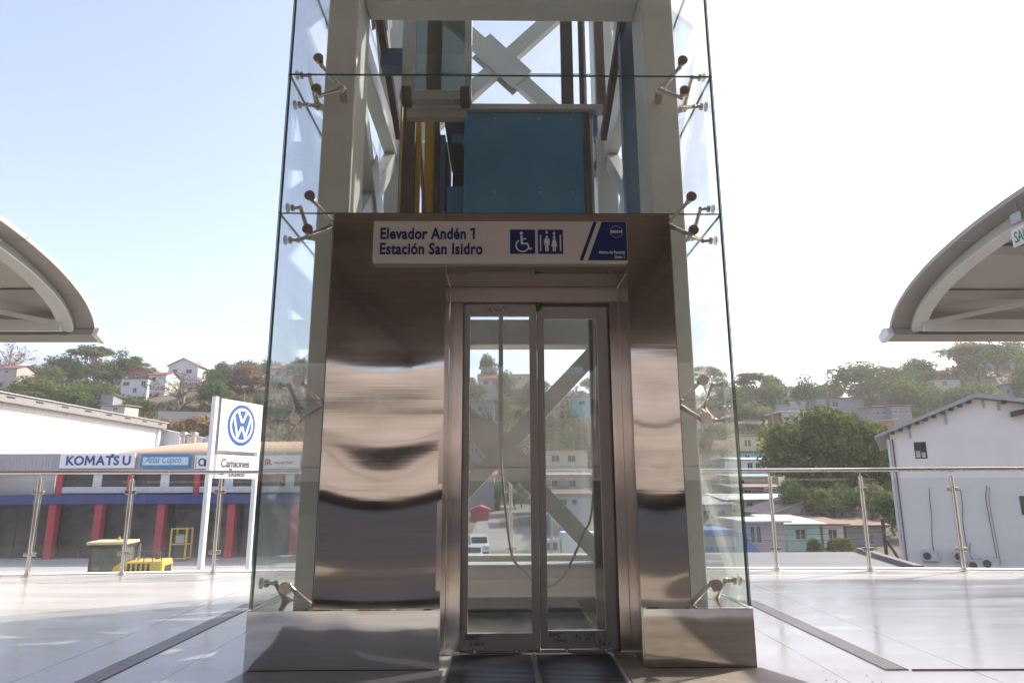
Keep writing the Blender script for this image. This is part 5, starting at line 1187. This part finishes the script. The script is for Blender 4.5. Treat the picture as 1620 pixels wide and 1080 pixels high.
# ------------------------------------------------------------------ vehicles on the street behind the tower
def vehicle(name, label, cat, x, y, rz, L_, W_, H_, paint, kind='suv', z=None):
    z = (max(ground_z(x, y), -6.3)+.08) if z is None else z
    o = thing(name, label, cat, (x, y, z), rz=rz, local=True); h = H_
    if kind == 'suv': pr = [(-L_/2,.35),(L_/2,.35),(L_/2,.55*h),(L_*.30,.62*h),(L_*.18,.97*h),(-L_*.44,h),(-L_/2,.6*h)]; wins_ = (-.42, .20, .63, .92)
    elif kind == 'car': pr = [(-L_/2,.3),(L_/2,.3),(L_/2,.5*h),(L_*.24,.6*h),(L_*.08,.97*h),(-L_*.25,h),(-L_*.40,.66*h),(-L_/2,.62*h)]; wins_ = (-.26, .12, .64, .93)
    else: pr = [(L_*.22,.5),(L_/2,.5),(L_/2,.52*h),(L_*.44,.95*h),(L_*.22,h)]; wins_ = (.26, .42, .58, .88)
    mb = MB(); mb.prism(pr, -W_/2, W_/2, 'y'); body = mb.build('body', paint, o)
    g = MB()
    for s_ in (-1, 1): g.box(L_*wins_[0], L_*wins_[1], s_*W_/2-(.012 if s_ < 0 else -.0), s_*W_/2+(.012 if s_ > 0 else 0), wins_[2]*h, wins_[3]*h)
    g.build('side_window', WG, o)
    fx = {'suv': (L_*.29, L_*.19), 'car': (L_*.225, L_*.10), 'truck': (L_*.492, L_*.45)}[kind]; fz = (.66*h if kind != 'truck' else .56*h, .93*h)
    MB().bar((fx[0]+.05, 0, fz[0]), (fx[1]+.05, 0, fz[1]), W_*.84, .03).build('windscreen', WG, o)
    if kind != 'truck': MB().box(-L_/2-.0, -L_/2+.02, -W_*.4, W_*.4, .64*h, .9*h).build('rear_window', WG, o) if kind == 'suv' else None
    for s_ in (-1, 1):
        MB().bevbox(L_/2-.02, L_/2+.03, s_*W_*.36-.14, s_*W_*.36+.14, .38*h, .46*h, .02).build('headlight', CHROME, o)
        MB().bevbox(-L_/2-.03, -L_/2+.02, s_*W_*.43-.07, s_*W_*.43+.07, .42*h, .56*h, .02).build('tail_light', mat('red_lens', (.35,.02,.02), .3), o)
        for wx in (-.32, .33):
            t = MB().tube([(L_*wx, s_*(W_/2-.22), .36), (L_*wx, s_*(W_/2+.01), .36)], .36, 18).build('wheel', BLACK, o); MB().tube([(L_*wx, s_*(W_/2-.0), .36), (L_*wx, s_*(W_/2+.025), .36)], .2, 14).build('rim', CHROME, t)
    if kind == 'truck': MB().bevbox(-L_/2, L_*.20, -W_/2-.1, W_/2+.1, .85, h*1.25, .05).build('cargo_box', LWH, o)
    MB().box(L_/2-.05, L_/2+.05, -W_/2+.1, W_/2-.1, .3, .5).build('bumper', DARK, o)
    return o
CARW = mat('white_car_paint', (.62,.63,.64), .25, var=.02, coat=.5)
q = at(757, 878, 74); vehicle('parked_car', 'white off road car on the street seen through the left door glass', 'car', q.x, 74, -pi/2+.1, 4.6, 1.9, 2.0, CARW)
q = at(749, 889, 68); vehicle('parked_car', 'white hatchback just in front of the off road car, behind the left door glass', 'car', q.x, 67, -pi/2+.05, 4.2, 1.75, 1.5, CARW, 'car')
q = at(925, 870, 62); vehicle('box_truck', 'white light truck seen through the right door glass', 'truck', q.x-.8, 63, pi, 6.2, 2.0, 2.3, CARW, 'truck')
q = at(900, 889, 52); vehicle('parked_car', 'pale car of which roof and glass show low in the right door glass', 'car', q.x, 54, pi+.05, 4.3, 1.75, 1.45, mat('pale_silver_paint', (.45,.48,.50), .3, coat=.5), 'car')
q = at(1160, 872, 50); vehicle('parked_car', 'silver van parked before the blue tent behind the right tower glass', 'van', q.x-1, 48, 0, 4.6, 1.8, 1.8, mat('pale_silver_paint', (.45,.48,.50), .3), 'suv')
# sheds, tent and tarpaulins along the street
def shed(name, label, cat, px0, px1, pyt, pyb, y, depth, m_, roofm_, ribs=0):
    A = at(px0, pyt, y); B = at(px1, pyb, y); o = thing(name, label, cat, ((A.x+B.x)/2, y+depth/2, B.z)); mb = MB(); mb.box(A.x, B.x, y, y+depth, B.z-2, A.z)
    k = A.x+.1
    while ribs and k < B.x-.1: mb.box(k, k+ribs*.3, y-.06, y-.001, B.z, A.z); k += ribs
    mb.build('wall', m_, o); mb = MB(); mb.prism([(A.x-.3, A.z), (B.x+.3, A.z), ((A.x+B.x)/2, A.z+(B.x-A.x)*.22)], y-.3, y+depth+.3); mb.build('roof', roofm_, o); return o
REDC = mat('red_corrugated_sheet', (.42,.06,.08), .5)
shed('stall', 'red corrugated stall left of the street, behind the left door glass', 'stall', 745, 773, 806, 836, 110, 8, REDC, REDC, .6)
shed('stall', 'bright red stall with blue signboard at the end of the street', 'stall', 773, 792, 796, 820, 128, 6, REDC, mat('stall_blue', (.08,.22,.50), .5), .6)
tb = mat('blue_tarpaulin', (.05,.13,.42), .5, var=.1)
shed('tarpaulin_shed', 'blue tarpaulin shed to the left of the truck', 'shed', 868, 896, 812, 842, 88, 6, tb, tb)
A = at(1105, 838, 56); B = at(1212, 880, 56); o = thing('tent', 'blue tent roof beyond the right tower glass, sloping down to the right', 'tent', ((A.x+B.x)/2, 58, B.z))
MB().prism([(A.x, B.z-1), (A.x, A.z), (A.x+3.0, A.z), (B.x, B.z), (B.x, B.z-1)], 56, 61).build('canvas', mat('blue_canvas', (.06,.17,.50), .6, var=.08), o)
MB().box(A.x+.4, A.x+3, 55.9, 55.99, A.z-1.3, A.z-.5).build('front_flap', mat('grey_canvas', (.4,.42,.45), .7), o)
o = thing('ribbed_fence', 'tall ribbed metal fence running away beside the street, behind the right door glass', 'fence', (7, 80, -6)); mb = MB()
for k in range(26):
    y = 66+k*2.0; x = at(872+k*1.2, 800, y).x; mb.box(x-.04, x+.04, y, y+1.2, -6.3, max(-2.2, ground_z(x, y)+3)); mb.box(x-.08, x-.042, y+.5, y+.6, -6.3, -2)
mb.build('fence_sheet', mat('zinc_fence', (.36,.35,.30), .5, metal=.3), o)
# utility poles and wires
def pole(label, px, pyt, y, r=.11, m_=None):
    q = at(px, pyt, y); z0 = ground_z(q.x, y); o = thing('utility_pole', label, 'utility pole', (q.x, y, z0-.3)); MB().tube([(q.x, y, z0-.3), (q.x, y, q.z)], r, 10).build('shaft', m_ or mat('pole_concrete', (.30,.27,.24), .9), o); MB().bar((q.x-.6, y-.14, q.z-.5), (q.x+.6, y-.14, q.z-.5), .1, .1).build('crossarm', mat('pole_arm', (.14,.10,.08), .9), o); return Vector((q.x, y, q.z-.5))
a1 = pole('slim pole on the street behind the right door glass', 871, 758, 60, .12, GREYAL); a2 = pole('dark wooden pole before the white gabled building', 1396, 820, 52, .13, mat('dark_pole_wood', (.10,.075,.06), .9)); a3 = pole('tall pole on the slope above the round logo sign', 387, 622, 150, .1); a4 = pole('bent street pole before the grey retaining wall', 1221, 650, 150, .1)
mb = MB(); q = at(1440, 893, 50); mb.tube([(a2.x+.1, 52, a2.z-1), (q.x, 50, q.z-1)], .1, 8); tag(mb.build('pole_stay', mat('dark_pole_wood', (.10,.075,.06), .9)), 'slanting wooden stay leaning against the dark pole', 'pole stay')
for k, (a, b, lab) in enumerate(((a2, Vector((a2.x+10, 48, a2.z-.7)), 'electric wires running right from the dark pole'), (a2, Vector((8, 60, a2.z+1.2)), 'electric wires running left from the dark pole across the houses'))):
    mb = MB()
    for j in range(3):
        pts = [a.lerp(b, i/12)+Vector((0, .1, -.45*j-.9*sin(pi*i/12))) for i in range(13)]; mb.tube(pts, .018, 5)
    tag(mb.build('electric_wires', BLACK), lab, 'wires')

# ------------------------------------------------------------------ white gabled building at the right
GA = radians(-30); GO = Vector((22.0, 38.0, 0))
GS = Vector((cos(GA), sin(GA), 0)); GT = Vector((-sin(GA), cos(GA), 0))
def gat(px, py):
    """point of the gable wall plane seen at a photo position, as (distance along the wall, height)"""
    d = cr*((px-810)/FPX) - cu*((py-540)/FPX) + cf; o = Vector((0, 0, CH)); t = (GO-o).dot(GT)/d.dot(GT); p = o+d*t
    return (p-GO).dot(GS), p.z
gb = thing('gabled_building', 'large plain white building with a low grey roof at the right', 'building', (GO.x, GO.y, 0), rz=GA, local=True)
GW = wallm('plain_white_wall', (.74,.70,.63), (.5,.5,.49), .35)
sE, zE = gat(1412, 686); sA, zA = gat(1543, 631); sR, zR = gat(1620, 640); zR = zA-(zA-zR)/(sR-sA)*12; sR = sA+12
def gz_(x): return zE+(zA-zE)*x/sA if x < sA else zA-(zA-zR)*(x-sA)/(sR-sA)
(w0, wz1), (w1, wz0) = gat(1445, 699), gat(1468, 725)
mb = MB()
for a, b in ((0, w0), (w1, sA), (sA, sR)): mb.prism([(a, -6.3), (b, -6.3), (b, gz_(b)), (a, gz_(a))], 0, .25)
mb.prism([(w0, -6.3), (w1, -6.3), (w1, wz0), (w0, wz0)], 0, .25); mb.prism([(w0, wz1), (w1, wz1), (w1, gz_(w1)), (w0, gz_(w0))], 0, .25)
mb.box(0, .25, .25, 16, -6.3, zE-.05); mb.build('wall', GW, gb)
f = MB(); cxm = (w0+w1)/2; czm = (wz0+wz1)/2
for q in ((w0, w0+.05, wz0, wz1), (w1-.05, w1, wz0, wz1), (cxm-.02, cxm+.02, wz0+.05, wz1-.05), (w0+.05, w1-.05, wz1-.05, wz1), (w0+.05, w1-.05, wz0, wz0+.05), (w0+.05, cxm-.02, czm-.02, czm+.02), (cxm+.02, w1-.05, czm-.02, czm+.02)): f.box(q[0], q[1], .10, .16, q[2], q[3])
fo = f.build('window', DARK, gb); MB().box(w0+.05, w1-.05, .12, .13, wz0+.05, wz1-.05).build('pane', WG, fo)
MB().box(w0+.06, cxm-.03, .105, .115, wz0+.07, czm-.03).build('curtain', mat('cream_curtain', (.5,.43,.33), .8), fo); MB().box(cxm+.03, w1-.08, .105, .115, wz0+.07, wz0+.35).build('curtain', mat('cream_curtain', (.5,.43,.33), .8), fo)
RF = mat('grey_roof_edge', (.33,.33,.33), .5)
k_ = (zA-zE)/sA; e0 = (-.75, zE-.75*k_); mb = MB()
mb.prism([(e0[0], e0[1]+.05), (sA, zA+.05), (sA, zA+.27), (e0[0], e0[1]+.20)], -.55, 17); mb.prism([(sA, zA+.05), (sR+.5, zR+.05), (sR+.5, zR+.25), (sA, zA+.27)], -.55, 17); mb.build('roof', RF, gb)
RB = mat('rafter_brown', (.07,.055,.05), .8)
for k in range(11):
    x = .15+k*.42
    if x > sA-.1: x = sA+.3+(k-9)*.9
    MB().box(x-.10, x+.10, -.5, -.002, gz_(x)-.10, gz_(x)+.03).build('rafter_end', RB, gb)
for px, yb in ((1440, 690), (1497, 668), (1556, 642), (1580, 646)): s_, z_ = gat(px, yb); MB().box(s_-.05, s_+.05, -.08, -.002, z_-.10, gz_(s_)-.02).build('wall_bracket', RF, gb)
s_, z_ = gat(1598, 652); MB().prism([(s_, z_-.25), (s_+6, z_+.9), (s_+6, z_+1.12), (s_, z_+.0)], -.6, -.01).build('awning', RB, gb)
MB().tube([(-.10, -.08, zE-.3), (-.10, -.08, -6.3)], .07, 8).build('downpipe', mat('pipe_white', (.6,.6,.6), .5), gb); MB().tube([(.12, -.05, zE-.3), (.12, -.05, -6.3)], .035, 8).build('downpipe', mat('brown_channel', (.13,.10,.08), .5), gb)
s_, z_ = gat(1612, 784); MB().box(s_, s_+1.1, -.03, -.002, z_-.95, z_).build('window', WG, gb)
for (px, py, lab) in ((1471, 877, 'grey air conditioner unit on the white wall, leftmost of the row'), (1521, 878, 'grey air conditioner unit half hidden by the third railing post'), (1543, 892, 'low air conditioner unit right of the third railing post'), (1565, 889, 'air conditioner unit at the right end of the row on the white wall')):
    s_, z_ = gat(px, py); P = GO+GS*s_; o = thing('air_conditioner', lab, 'air conditioner', (P.x, P.y, z_-.3), rz=GA, local=True); MB().bevbox(-.36, .36, -.45, -.10, 0, .55, .03).build('housing', mat('ac_housing', (.50,.50,.47), .5), o)
    MB().tube([(-.14, -.47, .27), (-.14, -.451, .27)], .19, 18).build('fan_grille', DARK, o); MB().box(-.34, .34, -.1, -.002, -.06, -.01).build('wall_shelf', DARK, o)
for (pts, lab) in (([(1470,772),(1471,795),(1474,810),(1474,850),(1477,872)], 'thin pipe down the white wall to the leftmost air conditioner'), ([(1519,774),(1523,800),(1523,830),(1529,862),(1533,885)], 'thin pipe down the white wall beside the third railing post'), ([(1561,768),(1559,785),(1562,805),(1570,845),(1578,888)], 'pair of pipes down the white wall at the right'), ([(1535,858),(1533,870),(1537,885)], 'short pipe stub above the low air conditioner unit')):
    def W3(a, b): s_, z_ = gat(a, b); p = GO+GS*s_-GT*.05; return (p.x, p.y, z_)
    mb = MB(); mb.tube(smooth([W3(a, b) for a, b in pts], 2), .017, 6)
    if 'pair' in lab: mb.tube(smooth([W3(a+5, b+3) for a, b in pts], 2), .012, 6)
    tag(mb.build('cooling_pipe', mat('pipe_brown', (.14,.09,.08), .7)), lab, 'pipe')
# low flat roofed building just beyond the deck
o = thing('low_building', 'low building with a pale grey sheet roof just beyond the right railing', 'building', (11, 23, -6.3))
A = at(1180, 878, 26.3); B = at(1356, 878, 26.3); C = at(1450, 907, 20.6)
MB().prism([(4, 19.5), (C.x+.3, 19.5), (C.x, 20.6), (B.x, 26.3), (4, 26.3)], -1.78, -1.6, 'z').build('roof', mat('weathered_sheet_roof', (.13,.13,.13), .6, var=.1, vs=2, stretch=(.3,1,1), dirt=(.08,.075,.07), ds=1, da=.6), o)
MB().prism([(4.3, 19.8), (C.x-.2, 19.8), (B.x-.3, 26), (4.3, 26)], -6.3, -1.79, 'z').build('wall', MAROON, o)
MB().bar((C.x+.1, 20.6, -1.52), (B.x+.1, 26.3, -1.52), .25, .14).build('roof_edge', mat('roof_edge_cap', (.15,.13,.12), .6), o)

# ------------------------------------------------------------------ dry season haze
hb = MB().box(-2600, 2600, -700, 2700, -9, 62).build('haze', [])
hm = bpy.data.materials.new('haze_air'); hm.use_nodes = True; nt = hm.node_tree; nt.nodes.clear()
pv = nt.nodes.new('ShaderNodeVolumePrincipled'); pv.inputs['Color'].default_value = (1, .97, .94, 1); pv.inputs['Density'].default_value = .00052; pv.inputs['Anisotropy'].default_value = .3
ho = nt.nodes.new('ShaderNodeOutputMaterial'); nt.links.new(pv.outputs[0], ho.inputs['Volume']); hb.data.materials.append(hm)
stuff(hb, 'thin pale haze over the valley', 'haze')
